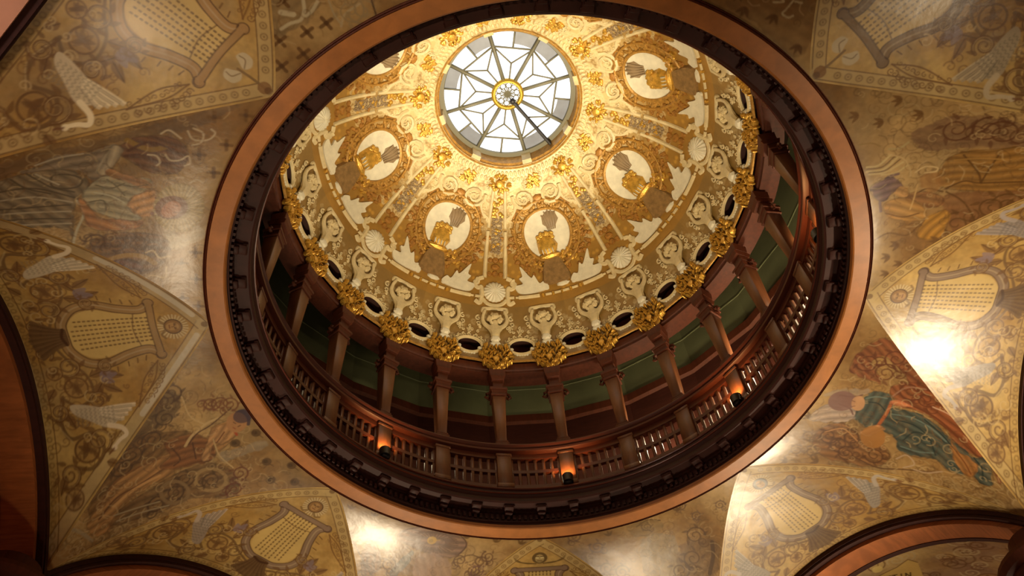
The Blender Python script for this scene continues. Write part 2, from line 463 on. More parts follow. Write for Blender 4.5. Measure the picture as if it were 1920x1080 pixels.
        dk = tuple(int(v * .62) for v in swan); lt = tuple(min(235, int(v * 1.16)) for v in swan)
        for k in range(8):
            e = (4.44 + .022 * k - .02 * (k % 2), (.86 + .022 * k) * sg)
            cv.stroke([(4.8, (.87 + .012 * k) * sg), (4.62, (.86 + .022 * k) * sg), e], .022, swan if k % 2 else lt, .9)
            cv.stroke([(4.8, (.876 + .012 * k) * sg), (4.62, (.87 + .022 * k) * sg), (e[0] + .03, e[1] + .008 * sg)], .008, dk, .75)
        for x in np.arange(4.68, 5.04, .045):
            for y in np.arange(.84, 1.02, .04):
                cv.stroke([(x, (y + .01) * sg), (x - .02, (y + .025) * sg), (x, (y + .04) * sg)], .009, dk, .55)
        cv.stroke([(4.72, 1.06 * sg), (4.6, 1.1 * sg), (4.56, 1.17 * sg), (4.63, 1.22 * sg), (4.69, 1.28 * sg)], np.linspace(.055, .032, 33), lt, .95)
        cv.disc((4.69, 1.29 * sg), .028, lt, .95); cv.stroke([(4.7, 1.3 * sg), (4.75, 1.35 * sg)], .018, (120, 80, 50), .9)
    cv.stroke([(4.08, -.33), (4.1, 0), (4.08, .33)], .07, arm, .95); cv.stroke([(4.045, -.3), (4.065, 0), (4.045, .3)], .012, DK, .8); cv.stroke([(4.12, -.28), (4.135, 0), (4.12, .28)], .012, DK, .8)
    # acanthus fan under the lyre
    for k in range(-7, 8):
        cv.stroke([(4.96, .012 * k), (5.1, .02 * k), (5.3 - .01 * abs(k), .034 * k)], .036, fan if k % 2 else (92, 66, 38), .9)
    cv.stroke([(4.97, -.1), (5.0, 0), (4.97, .1)], .03, DK, .9)
    if head == 'face':
        cv.disc((3.9, 0), .15, (150, 122, 76), .5)
        for k in range(26):
            a = k * 2 * math.pi / 26; cv.stroke([(3.9 + .1 * math.cos(a), .1 * math.sin(a)), (3.9 + .15 * math.cos(a), .15 * math.sin(a))], .014, (206, 186, 140), .85)
        cv.disc((3.9, 0), .095, roundel, .95); cv.disc((3.9, 0), .095, DK, .8, ring=.14)
        cv.ell((3.905, 0), (.066, 0), (0, .05), (172, 134, 80), .95)
        for sg in (1, -1): cv.stroke([(3.885, .012 * sg), (3.882, .036 * sg)], .012, DK, .9); cv.stroke([(3.872, .01 * sg), (3.868, .038 * sg)], .008, BR_, .8)
        cv.stroke([(3.89, 0), (3.915, .006)], .009, BR_, .8); cv.stroke([(3.935, -.02), (3.938, .02)], .012, (110, 60, 36), .9)
        for sg in (1, -1):
            cv.stroke([(3.99, .04 * sg), (4.03, .09 * sg), (4.0, .14 * sg)], .025, (120, 92, 50), .8)
    elif head == 'tulip':
        for sg in (1, -1):
            cv.poly([(3.86, .02 * sg), (3.82, .08 * sg), (3.86, .15 * sg), (3.95, .15 * sg), (3.98, .08 * sg), (3.93, .05 * sg)], (198, 182, 146), .9)
            cv.stroke([(3.86, .03 * sg), (3.9, .1 * sg), (3.96, .1 * sg)], .012, (126, 100, 62), .8)
        cv.stroke([(3.6, 0), (3.75, .0), (3.9, .01)], .025, (126, 98, 58), .9); cv.disc((3.62, 0), .06, (136, 98, 52), .9)
    cv.disc((3.58, 0), .035, BR_, .7)
    if mask:                        # a bearded mask over the crossbar in place of the roundel
        cv.disc((3.9, 0), .1, (96, 76, 42), .95); cv.ell((3.91, 0), (.07, 0), (0, .06), (170, 148, 96), .95)
        for sg in (1, -1):
            cv.stroke([(3.9, .016 * sg), (3.897, .044 * sg)], .016, (226, 210, 150), .95); cv.stroke([(3.88, .012 * sg), (3.876, .05 * sg)], .012, DK, .9)
            for k in range(5): cv.stroke([(4.0, .05 * sg), (3.99 - .012 * k, (.16 + .03 * k) * sg), (3.95 - .02 * k, (.25 + .02 * k) * sg)], .014, (100, 78, 40), .8)
        cv.stroke([(3.95, -.03), (3.955, .03)], .014, (90, 50, 30), .9)
    return cv


FIGS={'L':[('P',(104,80,55),0.6,[[5200,-80],[5210,-230],[4560,-540],[4120,-800],[3540,-1160],[3730,-900],[3970,-730],[4250,-650],[4500,-470],[4750,-360],[4980,-230]]),
 ('P',(104,66,42),0.85,[[4440,-460],[4370,-530],[4290,-610],[4110,-670],[3920,-640],[3840,-510],[3900,-310],[4110,-270],[4290,-350]]),
 ('S',(142,108,44),0.05,[[4350,-570],[4240,-520],[4140,-510],[4040,-560]]),
 ('S',(90,55,35),0.025,[[4350,-400],[4210,-440],[4060,-390],[3910,-410]]),
 ('S',(90,55,35),0.025,[[4330,-460],[4180,-580],[3970,-550]]),
 ('P',(112,76,40),0.9,[[4630,730],[4520,630],[4420,500],[4230,430],[3920,420],[3800,530],[3860,770],[4000,880],[4160,820],[4390,720]]),
 ('W',(88,58,32),0.09,[[4440,560],[4270,560],[4090,520],[3960,580]]),
 ('S',(158,120,48),0.05,[[4330,770],[4190,690],[4030,680],[3910,740]]),
 ('P',(100,62,52),0.8,[[4260,770],[4120,730],[4010,800],[4030,890],[4160,890]]),
 ('P',(122,106,80),0.95,[[5470,230],[5460,60],[5200,-60],[5030,-150],[4820,-200],[4650,-160],[4580,-60],[4650,100],[4650,340],[4600,670],[4650,710],[4650,460],[4920,420],[5190,530]]),
 ('P',(130,114,92),0.9,[[5070,-150],[4980,-210],[4870,-310],[4650,-390],[4550,-460],[4420,-490],[4460,-210],[4560,-130],[4700,-200],[4910,-180]]),
 ('P',(168,152,122),0.95,[[4540,-240],[4460,-490],[4370,-450],[4470,-170]]),
 ('P',(160,150,120),0.95,[[4560,-80],[4460,-170],[4320,-150],[4120,-190],[4090,-90],[4200,10],[4250,100],[4210,190],[4110,250],[4250,300],[4460,240],[4560,170],[4610,60]]),
 ('S',(84,70,48),0.014,[[5400,140],[5190,50],[4960,10],[4670,90]]),
 ('S',(84,70,48),0.014,[[5400,180],[5170,230],[4690,170]]),
 ('S',(84,70,48),0.014,[[5170,350],[4930,330],[4670,320]]),
 ('S',(170,155,125),0.016,[[5180,140],[4950,100],[4680,140]]),
 ('S',(170,155,125),0.016,[[5170,280],[4930,260],[4680,240]]),
 ('S',(170,155,125),0.014,[[5180,410],[4660,370]]),
 ('S',(84,70,48),0.014,[[4850,-30],[4850,-130],[4740,-150],[4640,-110],[4660,-30],[4770,0],[4850,-30]]),
 ('S',(84,70,48),0.014,[[5030,-140],[4940,-70],[4830,0],[4680,30]]),
 ('S',(84,70,48),0.013,[[5130,-80],[5020,10],[4850,60]]),
 ('S',(172,158,128),0.014,[[4970,-140],[4890,-90],[4800,-40]]),
 ('S',(176,162,134),0.016,[[4980,-230],[4830,-320],[4660,-380]]),
 ('S',(110,98,72),0.012,[[4530,-60],[4410,-40],[4310,-110]]),
 ('S',(100,90,66),0.012,[[4560,130],[4450,100],[4410,200]]),
 ('S',(110,98,72),0.012,[[4310,-90],[4220,-90],[4120,-130]]),
 ('S',(190,182,152),0.014,[[4530,20],[4400,40],[4280,100]]),
 ('S',(110,98,72),0.012,[[4290,20],[4380,-80],[4450,-130]]),
 ('S',(190,182,152),0.02,[[4650,120],[4580,250],[4610,450],[4620,670]]),
 ('P',(168,122,76),0.95,[[4460,-260],[4320,-210],[4110,-150],[4110,-90],[4310,-130],[4460,-190]]),
 ('P',(168,118,74),0.95,[[4640,120],[4590,120],[4450,290],[4250,290],[4100,290],[4150,380],[4430,430],[4530,370]]),
 ('P',(190,142,88),0.95,[[4230,40],[4080,-70],[3990,30],[4000,150],[4110,230],[4230,130]]),
 ('E',(152,128,76),[[3810,70],[3590,10],[3760,340]]),
 ('H',(196,172,118),[[3810,70],[3600,10],[3760,330]]),
 ('P',(190,178,150),0.7,[[3890,310],[3750,390],[3600,220],[3530,320],[3680,500],[3800,530]]),
 ('E',(112,50,26),[[3880,80],[3740,40],[3860,210]]),
 ('S',(112,50,26),0.04,[[4020,0],[3950,0],[3900,30]]),
 ('S',(112,50,26),0.04,[[4030,180],[3960,180],[3900,170]]),
 ('E',(182,116,70),[[3880,100],[3800,60],[3870,190]]),
 ('S',(90,45,28),0.012,[[3850,50],[3830,50]]),
 ('S',(90,45,28),0.012,[[3850,130],[3820,120]]),
 ('S',(140,60,40),0.012,[[3940,80],[3930,130]]),
 ('S',(140,84,50),0.01,[[3850,90],[3910,100]]),
 ('S',(196,176,140),0.016,[[3890,-770],[3840,-700],[3760,-700],[3690,-740],[3660,-810],[3700,-840]]),
 ('S',(196,176,140),0.016,[[3850,-810],[3760,-780],[3760,-680],[3830,-630]]),
 ('S',(196,176,140),0.014,[[4100,-690],[4040,-740],[3930,-680]]),
 ('S',(196,176,140),0.014,[[4170,-450],[4100,-450],[4060,-390],[4080,-350]]),
 ('S',(196,176,140),0.014,[[4030,-480],[3980,-430],[3900,-450],[3840,-510],[3810,-440],[3850,-400]]),
 ('S',(200,180,146),0.02,[[3900,-260],[3840,-270]]),
 ('S',(196,176,140),0.014,[[3770,-230],[3720,-280],[3660,-260]]),
 ('S',(190,165,120),0.014,[[4010,630],[3950,600],[3880,670],[3800,630]]),
 ('S',(190,165,120),0.014,[[4010,1010],[3920,890],[3790,890],[3800,760]]),
 ('X',(112,78,36),0.1,[[3440,-1070],[3540,-720],[3750,-550],[3590,-400],[3570,530],[3670,690],[3500,840],[3700,-970],[3580,1100],[3410,1160]])],
'BL':[('P',(92,72,46),0.75,[[5280,-400],[5170,-440],[4620,-680],[4120,-930],[4040,-680],[4240,-530],[4560,-540],[4940,-420],[5170,-330]]),
 ('P',(108,78,42),0.85,[[5010,-430],[4600,-590],[4320,-390],[4150,-210],[4450,-60],[4800,-130],[5110,-130],[5310,-40],[5310,-220]]),
 ('P',(100,74,44),0.8,[[5210,40],[4910,50],[4540,100],[4260,200],[4120,390],[4130,650],[4280,760],[4590,470],[4900,370],[5180,200],[5320,120]]),
 ('W',(76,54,32),0.11,[[4500,-440],[4740,-430],[4890,-380],[4270,-580]]),
 ('R',(150,122,78),[[4330,410],[4190,540],[4410,550]]),
 ('W',(74,52,30),0.1,[[4330,420],[4680,280],[4530,220],[4880,270]]),
 ('R',(130,104,68),[[4680,280],[4570,400],[4760,410]]),
 ('W',(96,48,26),0.1,[[4200,690],[4050,540]]),
 ('W',(84,58,34),0.12,[[4150,-770],[4060,-820]]),
 ('P',(152,112,66),0.95,[[3740,-130],[3950,-170],[4090,-100],[4410,-120],[4570,-190],[4810,-260],[5020,-270],[5230,-170],[5400,-90],[5430,90],[5330,140],[5200,50],[4960,0],[4710,40],[4480,60],[4310,130],[4110,160],[3780,50]]),
 ('S',(100,66,36),0.02,[[5310,-40],[5090,-110],[4880,-70],[4620,-50]]),
 ('S',(186,142,88),0.03,[[5160,-50],[4930,-60],[4680,-10]]),
 ('S',(120,80,44),0.016,[[5230,-170],[5020,-270],[4810,-260],[4570,-190]]),
 ('P',(122,78,42),0.95,[[4430,-320],[4170,-230],[4080,0],[4170,190],[4480,70],[4630,-90],[4480,-150]]),
 ('S',(80,50,28),0.018,[[4420,-240],[4430,-40],[4520,-10]]),
 ('S',(80,50,28),0.016,[[4230,-130],[4310,70]]),
 ('S',(190,162,112),0.03,[[4310,-140],[4190,-210],[3990,-250],[3850,-240]]),
 ('S',(84,54,34),0.016,[[4270,-140],[4130,-200],[3950,-210],[3670,-280]]),
 ('P',(172,130,84),0.95,[[3970,-150],[3780,-100],[3810,60],[4000,90],[4050,20],[4220,160],[4270,110],[4100,-50]]),
 ('S',(110,70,40),0.014,[[4040,-30],[4040,30],[3900,-40]]),
 ('S',(160,70,40),0.03,[[3800,-30],[3810,70]]),
 ('E',(172,126,82),[[3720,-80],[3620,-30],[3790,40]]),
 ('E',(72,58,68),[[3620,-120],[3530,-70],[3680,-40]]),
 ('S',(72,58,68),0.04,[[3590,-40],[3630,10]]),
 ('S',(70,44,30),0.012,[[3750,-100],[3740,-70]]),
 ('S',(70,44,30),0.012,[[3740,-20],[3710,-20]]),
 ('S',(130,60,40),0.012,[[3790,-40],[3780,-10]]),
 ('W',(116,70,42),0.1,[[3730,-390],[3650,-340],[3810,-450]]),
 ('S',(190,162,112),0.014,[[4000,-710],[4070,-440],[4010,-250]]),
 ('S',(190,162,112),0.014,[[4040,-30],[4100,190],[4070,430]]),
 ('P',(150,140,120),0.5,[[4080,180],[3850,240],[3610,300],[3620,390],[3880,360],[4100,290]]),
 ('D',(92,68,40),0.055,[[3620,160],[3880,160],[3730,580],[3820,830],[3610,1010],[3520,780]]),
 ('S',(150,132,100),0.03,[[5540,-250],[5480,-90],[5460,110]]),
 ('S',(150,132,100),0.016,[[5210,-430],[5300,-300],[5360,-270]]),
 ('S',(150,132,100),0.014,[[5210,40],[5040,140],[4840,260]]),
 ('S',(150,132,100),0.014,[[5220,120],[5020,230],[4800,370]])],
'BR':[('P',(122,70,42),0.9,[[4070,440],[3820,630],[3910,760],[4170,680],[4430,520],[4750,380],[5030,230],[5200,230],[5330,280],[5520,140],[5430,330],[5080,520],[4610,730],[4160,900],[3760,980],[3630,700],[3640,480],[3730,410]]),
 ('P',(126,72,42),0.92,[[4220,360],[4190,520],[4520,730],[4820,640],[5130,500],[5350,330],[5510,120],[5310,260],[5190,250],[4920,320],[4650,350],[4390,320]]),
 ('W',(92,50,30),0.13,[[4350,520],[4020,580],[4530,520],[3780,610],[4010,800]]),
 ('S',(150,110,84),0.018,[[4240,350],[4300,540],[4460,630]]),
 ('S',(190,150,120),0.016,[[4630,480],[4790,500],[4960,460]]),
 ('S',(96,52,30),0.02,[[4370,360],[4720,380],[5040,300]]),
 ('S',(160,120,80),0.02,[[4550,760],[4880,640],[5320,440]]),
 ('P',(128,86,46),0.9,[[3800,-470],[3950,-260],[4140,-270],[4310,-350],[4520,-260],[4630,-430],[4490,-610],[4250,-710],[4050,-760],[3850,-680]]),
 ('W',(86,54,28),0.11,[[3940,-480],[4230,-590],[4150,-370],[4480,-430],[4100,-520]]),
 ('S',(176,128,78),0.014,[[3880,-450],[4030,-310],[4240,-370]]),
 ('S',(90,60,34),0.016,[[4350,-580],[4590,-550],[4800,-400],[5050,-220]]),
 ('E',(152,104,50),[[4350,-230],[4460,-160],[4420,-360]]),
 ('W',(110,80,48),0.08,[[3740,-580],[3720,-830],[3880,-770]]),
 ('P',(66,76,68),0.96,[[3990,180],[4070,320],[4220,360],[4300,280],[4330,100],[4320,-100],[4230,-170],[4070,-110],[4030,10]]),
 ('P',(64,74,66),0.96,[[4310,200],[4460,280],[4610,320],[4850,280],[5020,240],[5230,210],[5300,300],[5470,70],[5400,-10],[5300,20],[5240,-60],[5100,-110],[4970,-70],[4800,-190],[4650,-210],[4560,-110],[4400,-90],[4320,-10]]),
 ('S',(40,50,46),0.016,[[4430,110],[4610,160],[4790,120],[4950,-30]]),
 ('S',(40,50,46),0.016,[[4620,-80],[4650,80],[4750,110],[4760,-50]]),
 ('S',(40,50,46),0.014,[[4650,290],[4880,230],[5070,150]]),
 ('S',(100,114,104),0.018,[[4360,150],[4540,230],[4730,240],[4940,190]]),
 ('S',(100,114,104),0.016,[[4640,-160],[4800,-110],[4920,-20]]),
 ('S',(44,54,50),0.014,[[4070,150],[4170,190],[4280,150]]),
 ('S',(100,114,104),0.014,[[4030,180],[4110,260],[4210,300]]),
 ('S',(40,50,46),0.014,[[5220,200],[5320,150],[5390,40]]),
 ('P',(154,104,54),0.95,[[4970,230],[5080,160],[5260,170],[5310,20],[5240,-30],[5110,40]]),
 ('S',(110,66,34),0.014,[[5070,150],[5200,80],[5290,10]]),
 ('S',(168,92,48),0.035,[[4280,270],[4310,110],[4320,-70]]),
 ('P',(168,120,76),0.95,[[4300,-60],[4390,-70],[4300,-250],[4210,-250]]),
 ('P',(180,110,72),0.9,[[4260,320],[4360,370],[4490,360],[4390,290],[4300,260]]),
 ('P',(168,150,136),0.8,[[3610,-360],[3680,-120],[3830,-50],[4020,-30],[4030,-190],[3810,-330]]),
 ('P',(150,136,118),0.6,[[3600,10],[3710,150],[3980,300],[3980,210],[3760,60]]),
 ('E',(124,92,82),[[3820,20],[3950,100],[3890,-100]]),
 ('E',(180,136,96),[[3990,80],[4050,120],[4040,-10]]),
 ('S',(96,64,56),0.02,[[3750,80],[3900,130],[3970,200]]),
 ('S',(96,64,56),0.02,[[3810,-30],[3950,-30],[4020,-80]]),
 ('S',(90,56,44),0.01,[[3920,80],[3950,80]]),
 ('S',(90,56,44),0.01,[[3960,10],[3980,30]]),
 ('S',(178,150,116),0.014,[[4680,-330],[4740,-220],[4850,-270],[4790,-380]]),
 ('S',(178,150,116),0.014,[[4880,-330],[4990,-280],[5090,-160]]),
 ('F',(104,74,40),0.1,[[3970,-860],[3520,-760],[3660,-1040],[3570,-340],[3390,-1190]]),
 ('F',(112,78,40),0.1,[[2550,-130],[2690,30],[2680,240],[2940,170],[2960,550]])],
'R':[('P',(116,86,60),0.75,[[4160,510],[4450,530],[4880,340],[4860,80],[4420,170],[4130,230],[4000,410]]),
 ('P',(136,96,40),0.8,[[4190,-40],[4340,110],[4680,100],[4940,50],[4900,-390],[4220,-260]]),
 ('P',(120,78,44),0.7,[[4210,-340],[4500,-360],[4820,-420],[4850,-800],[4540,-900],[4310,-920],[4170,-640]]),
 ('W',(92,58,34),0.14,[[4380,390],[4620,330],[4720,270]]),
 ('W',(92,62,26),0.14,[[4570,-550],[4250,-700],[4700,-550]]),
 ('S',(92,62,26),0.018,[[4220,-260],[4380,-210],[4510,-260],[4830,-300]]),
 ('S',(92,62,26),0.018,[[4410,90],[4500,-130],[4510,-260]]),
 ('S',(92,62,26),0.016,[[4680,40],[4580,-130],[4510,-260]]),
 ('S',(92,62,26),0.018,[[4220,-300],[4320,-410],[4380,-550],[4440,-870]]),
 ('S',(92,62,26),0.016,[[3960,-250],[4070,-220],[4190,-290]]),
 ('S',(160,120,60),0.018,[[4330,50],[4540,20],[4800,-50]]),
 ('P',(128,84,46),0.8,[[3860,-240],[4040,-250],[4180,-360],[4130,-450],[3950,-420]]),
 ('P',(152,108,58),0.7,[[4000,-90],[4160,-30],[4200,-210],[4070,-260]]),
 ('P',(166,120,48),0.92,[[3890,-770],[3990,-590],[4190,-510],[4180,-680],[4080,-830]]),
 ('P',(172,128,66),0.8,[[3650,-280],[3870,-270],[4010,-460],[3960,-580],[3700,-480]]),
 ('S',(110,76,34),0.016,[[3490,-670],[3640,-640],[3800,-720],[3950,-620]]),
 ('S',(110,76,34),0.014,[[3650,-390],[3800,-490],[3950,-490]]),
 ('S',(196,172,116),0.022,[[3570,210],[3680,190],[3810,270]]),
 ('S',(196,172,116),0.022,[[3560,160],[3720,130],[3860,220]]),
 ('S',(196,172,116),0.022,[[3580,120],[3730,90],[3900,150]]),
 ('S',(196,172,116),0.018,[[3690,70],[3820,50],[3930,100]]),
 ('S',(116,88,48),0.012,[[3570,190],[3710,160],[3840,240]]),
 ('S',(116,88,48),0.012,[[3580,140],[3730,110],[3880,190]]),
 ('S',(190,162,110),0.014,[[3790,280],[3910,190],[3950,50],[3940,-30]]),
 ('S',(150,120,68),0.014,[[3540,490],[3660,460],[3730,400]]),
 ('S',(170,150,100),0.02,[[3800,340],[3900,320],[3980,360]]),
 ('P',(112,86,86),0.95,[[3560,-40],[3650,10],[3770,20],[3850,-90],[3830,-170],[3740,-180],[3660,-240],[3580,-170]]),
 ('S',(112,86,86),0.03,[[3770,30],[3840,30]]),
 ('S',(112,86,86),0.03,[[3620,-240],[3610,-350]]),
 ('P',(184,140,82),0.9,[[3830,-120],[3900,-190],[3870,-270],[3750,-200]]),
 ('S',(200,172,120),0.014,[[3990,0],[4080,40],[4180,0],[4160,-40],[4070,-30]]),
 ('S',(196,160,100),0.012,[[3990,-150],[3930,-310],[3880,-420]]),
 ('S',(170,152,104),0.03,[[4470,-910],[4660,-840]]),
 ('F',(108,76,38),0.1,[[3550,810],[3750,660],[4090,640],[3940,850],[3660,-810],[4030,-860],[3860,-970],[3550,-930],[3650,-1060],[3500,-1140]])],
'BLs':[('P',(132,104,86),0.92,[[3750,-390],[3640,-310],[3520,-50],[3490,230],[3600,450],[3700,500],[3840,450],[3930,300],[3910,90],[3870,-150],[3840,-330]]),
 ('S',(92,66,48),0.02,[[3750,-390],[3640,-310],[3520,-50],[3490,230],[3600,450],[3700,500],[3840,450]]),
 ('S',(104,78,62),0.014,[[3710,-240],[3600,-20],[3590,200],[3680,370]]),
 ('H',(110,84,66),[[3740,70],[3680,390],[3900,130]]),
 ('D',(196,158,70),0.06,[[3720,50]]),
 ('P',(170,140,120),0.7,[[3940,-30],[3930,320],[4150,450],[4430,270],[4260,-10]]),
 ('P',(112,114,108),0.85,[[4260,-320],[3950,-160],[4040,-110],[4290,-220]]),
 ('P',(120,84,58),0.85,[[4090,-750],[3900,-710],[4010,-560],[4200,-470],[4370,-550],[4260,-690]]),
 ('W',(84,58,36),0.1,[[4160,-620],[4180,-370],[4290,-620]]),
 ('S',(84,60,36),0.016,[[3960,-900],[4120,-760],[4350,-540]]),
 ('W',(104,74,48),0.09,[[3910,500],[3860,760],[4000,710],[3760,830]]),
 ('W',(112,80,70),0.1,[[4000,780]]),
 ('S',(110,84,50),0.014,[[3930,420],[3800,600],[3810,740]]),
 ('F',(104,76,40),0.09,[[3510,-770],[3510,-420],[3530,450],[3480,840],[3410,1160],[3470,-1080],[3330,-1390]])],
'BRs':[('P',(140,134,118),0.42,[[3900,-210],[3840,40],[4020,250],[4470,70],[4350,-300]]),
 ('P',(116,88,56),0.7,[[4120,250],[4110,520],[4170,720],[4390,680],[4600,510],[4490,110]]),
 ('W',(90,64,38),0.13,[[4320,350],[4030,490],[4420,140]]),
 ('S',(84,60,36),0.05,[[4180,660],[4370,600],[4560,480]]),
 ('P',(180,160,136),0.4,[[3890,-860],[3860,-560],[4080,-420],[4260,-540],[4140,-910]]),
 ('W',(104,78,56),0.1,[[4070,-740],[4190,-580],[3450,-960],[3730,-740]]),
 ('W',(110,84,60),0.07,[[3760,610],[3710,930],[3550,460],[3690,-40]]),
 ('S',(96,72,40),0.02,[[3640,-160],[3590,0],[3660,150]]),
 ('P',(120,100,64),0.5,[[3590,-280],[3590,0],[3720,170],[3840,40],[3790,-210]]),
 ('F',(104,76,40),0.09,[[3590,-530],[3340,-1100],[3560,410],[3290,1860],[3240,1590]])],
'TL':[('P',(116,96,66),0.7,[[4040,930],[3840,530],[3700,830],[3750,1080]]),
 ('S',(190,174,136),0.05,[[3890,880],[3830,800]]),
 ('S',(190,174,136),0.03,[[3760,960],[3770,870],[3760,770],[3820,700],[3900,660]]),
 ('S',(190,174,136),0.03,[[3770,710],[3790,640],[3840,560]]),
 ('S',(170,150,110),0.014,[[3810,470],[3680,490],[3570,480]]),
 ('S',(176,156,116),0.02,[[3560,490],[3640,410],[3670,250]]),
 ('W',(150,128,88),0.14,[[3650,350],[3610,250]]),
 ('S',(80,56,36),0.014,[[3660,140],[3560,160],[3500,170]]),
 ('X',(100,68,34),0.12,[[3640,590],[3640,780],[3670,1030],[3480,910],[3460,1140],[3970,810]])],
'TR':[('P',(112,82,48),0.5,[[3610,-220],[3920,-960],[3540,-1150],[3380,-1070],[3510,-640]]),
 ('S',(190,172,130),0.016,[[3750,-620],[3790,-700],[3810,-630]]),
 ('S',(190,172,130),0.018,[[3830,-770],[3740,-760],[3690,-750],[3680,-820],[3710,-850]]),
 ('S',(190,172,130),0.014,[[3830,-790],[3840,-850]]),
 ('F',(96,66,34),0.1,[[3570,-420],[3610,-700],[3450,-1060],[3670,-290]])]}



def paint_figure(cv, key, seed):
    base_tone(cv, seed, (182, 150, 96), (136, 100, 54), (116, 98, 70))
    q = np.random.default_rng(seed + 1)
    # faint scrollwork everywhere, worn away near the oculus
    for _ in range(260):
        r = 3.75 + 1.9 * q.random(); hw = r * math.tan(math.radians(22.5)) - max(0, (r - 3.5)) * .92
        y = (2 * q.random() - 1) * max(.15, hw)
        cv.swirl((r, y), .04 + .08 * q.random(), (104, 78, 44) if q.random() < .7 else (176, 152, 104), 1.3, .014, q.random() * 6, 1 if q.random() < .5 else -1, .38)
    for p in FIGS.get(key, []):
        k = p[0]; pts = np.array(p[-1], float) / 1000; c = p[1]
        if k == 'P':
            cv.poly(pts, c, p[2], soft=2.5, folds=(75, .34, len(pts) + pts[0, 1] * 7) if p[2] > .78 else (60, .16, pts[0, 1] * 9))
            if p[2] > .78: cv.stroke(np.concatenate([pts, pts[:1]]), .012, tuple(int(v * .5) for v in c), .38)
        elif k == 'S': cv.stroke(pts, p[2], c)
        elif k in 'ERH' and len(pts) >= 3:
            a, b = pts[1] - pts[0], pts[2] - pts[0]
            if k == 'E': cv.ell(pts[0], a, b, c)
            elif k == 'R': cv.ell(pts[0], a, b, c, .9, ring=.25)
            else:
                for i in range(36):
                    t = i * 2 * math.pi / 36; v = a * math.cos(t) + b * math.sin(t)
                    cv.stroke([pts[0] + v * .5, pts[0] + v], .014, c, .85)
        elif k == 'X':
            for (x, y) in pts:
                s = p[2] / 2
                for an in (0, 1.57):
                    d = np.array([math.cos(an + .2), math.sin(an + .2)]) * s
                    cv.stroke([(x - d[0], y - d[1]), (x + d[0], y + d[1])], .034, c, .85)
                cv.disc((x, y), .022, (84, 56, 28), .8)
        elif k == 'D':
            for (x, y) in pts:
                cv.disc((x, y), p[2], c, .9); cv.stroke([(x, y), (x - .03, y + .1)], .012, c, .8); cv.disc((x + .01, y - .01), p[2] * .5, tuple(int(v * .75) for v in c), .7)
        elif k == 'F':
            for (x, y) in pts:
                s = p[2]
                for an in (-.7, 0, .7): cv.leaf((x + s * .5, y), (x + s * .5 - s * math.cos(an), y + s * math.sin(an)), s * .2, c, .85)
        elif k == 'W':
            for i, pt in enumerate(pts):
                sg = 1 if i % 2 else -1; r = p[2]
                cv.swirl(pt, r, c, 1.7, .018, i * 1.3, sg, .85); cv.swirl(pt + (r * .9, r * .5 * sg), r * .6, c, 1.4, .014, i, -sg, .75)
                for a in range(5): cv.leaf(pt + r * .8 * np.array([math.cos(a * 1.25), math.sin(a * 1.25)]), pt + r * 1.35 * np.array([math.cos(a * 1.25 + .4), math.sin(a * 1.25 + .4)]), r * .14, c, .7)
    # hatching and small curls over everything, as brushwork
    for _ in range(330):
        r = 3.6 + 2.1 * q.random(); hw = max(.1, r * .414 - max(0, (r - 3.5)) * .95); y = (2 * q.random() - 1) * hw
        c = ((84, 58, 32), (196, 168, 118), (120, 84, 46))[int(q.random() * 3)]
        if q.random() < .45: cv.swirl((r, y), .025 + .045 * q.random(), c, 1.1, .01, q.random() * 6, 1, .4)
        else:
            a = q.random() * 6.28; l = .05 + .12 * q.random()
            cv.stroke([(r, y), (r + l * .5 * math.cos(a + .4), y + l * .5 * math.sin(a + .4)), (r + l * math.cos(a), y + l * math.sin(a))], .011, c, .4)
    for p in FIGS.get(key, []):     # features of the figures stay legible
        pts = np.array(p[-1], float) / 1000
        if p[0] == 'S' and p[2] <= .014: cv.stroke(pts, p[2], p[1], .7)
        elif p[0] == 'E' and len(pts) >= 3: cv.ell(pts[0], pts[1] - pts[0], pts[2] - pts[0], p[1], .75)
        elif p[0] == 'H' and len(pts) >= 3:
            for i in range(30):
                t = i * 2 * math.pi / 30; v = (pts[1] - pts[0]) * math.cos(t) + (pts[2] - pts[0]) * math.sin(t)
                cv.stroke([pts[0] + v * .5, pts[0] + v], .013, p[1], .8)
    return cv


def lyre_mesh(name, A, cv, rows=260, cols=440):
    u = np.linspace(0, 1, rows) ** 1.0; v = np.linspace(-1, 1, cols)
    x = (R0 + (XA - R0) * u)[:, None]; y = np.maximum(yg(x), .002) * v[None]
    x = np.broadcast_to(x, y.shape)
    V = to_world(x, y, zl(x) - Qd(y), A)
    return grid_mesh(name, V, cv.sample(x, y))


def figure_mesh(name, A, cv, rows=300, cols=300):
    r = np.linspace(R0, RC, rows)[:, None]
    hw = np.maximum(22.5 - np.interp(r, _rg, _pg), .02); a = np.radians(hw * np.linspace(-1, 1, cols)[None])
    x, y = r * np.cos(a), r * np.sin(a)
    V = to_world(x, y, np.broadcast_to(np.interp(r, _rg, _zg), x.shape), A)
    return grid_mesh(name, V, cv.sample(x, y))


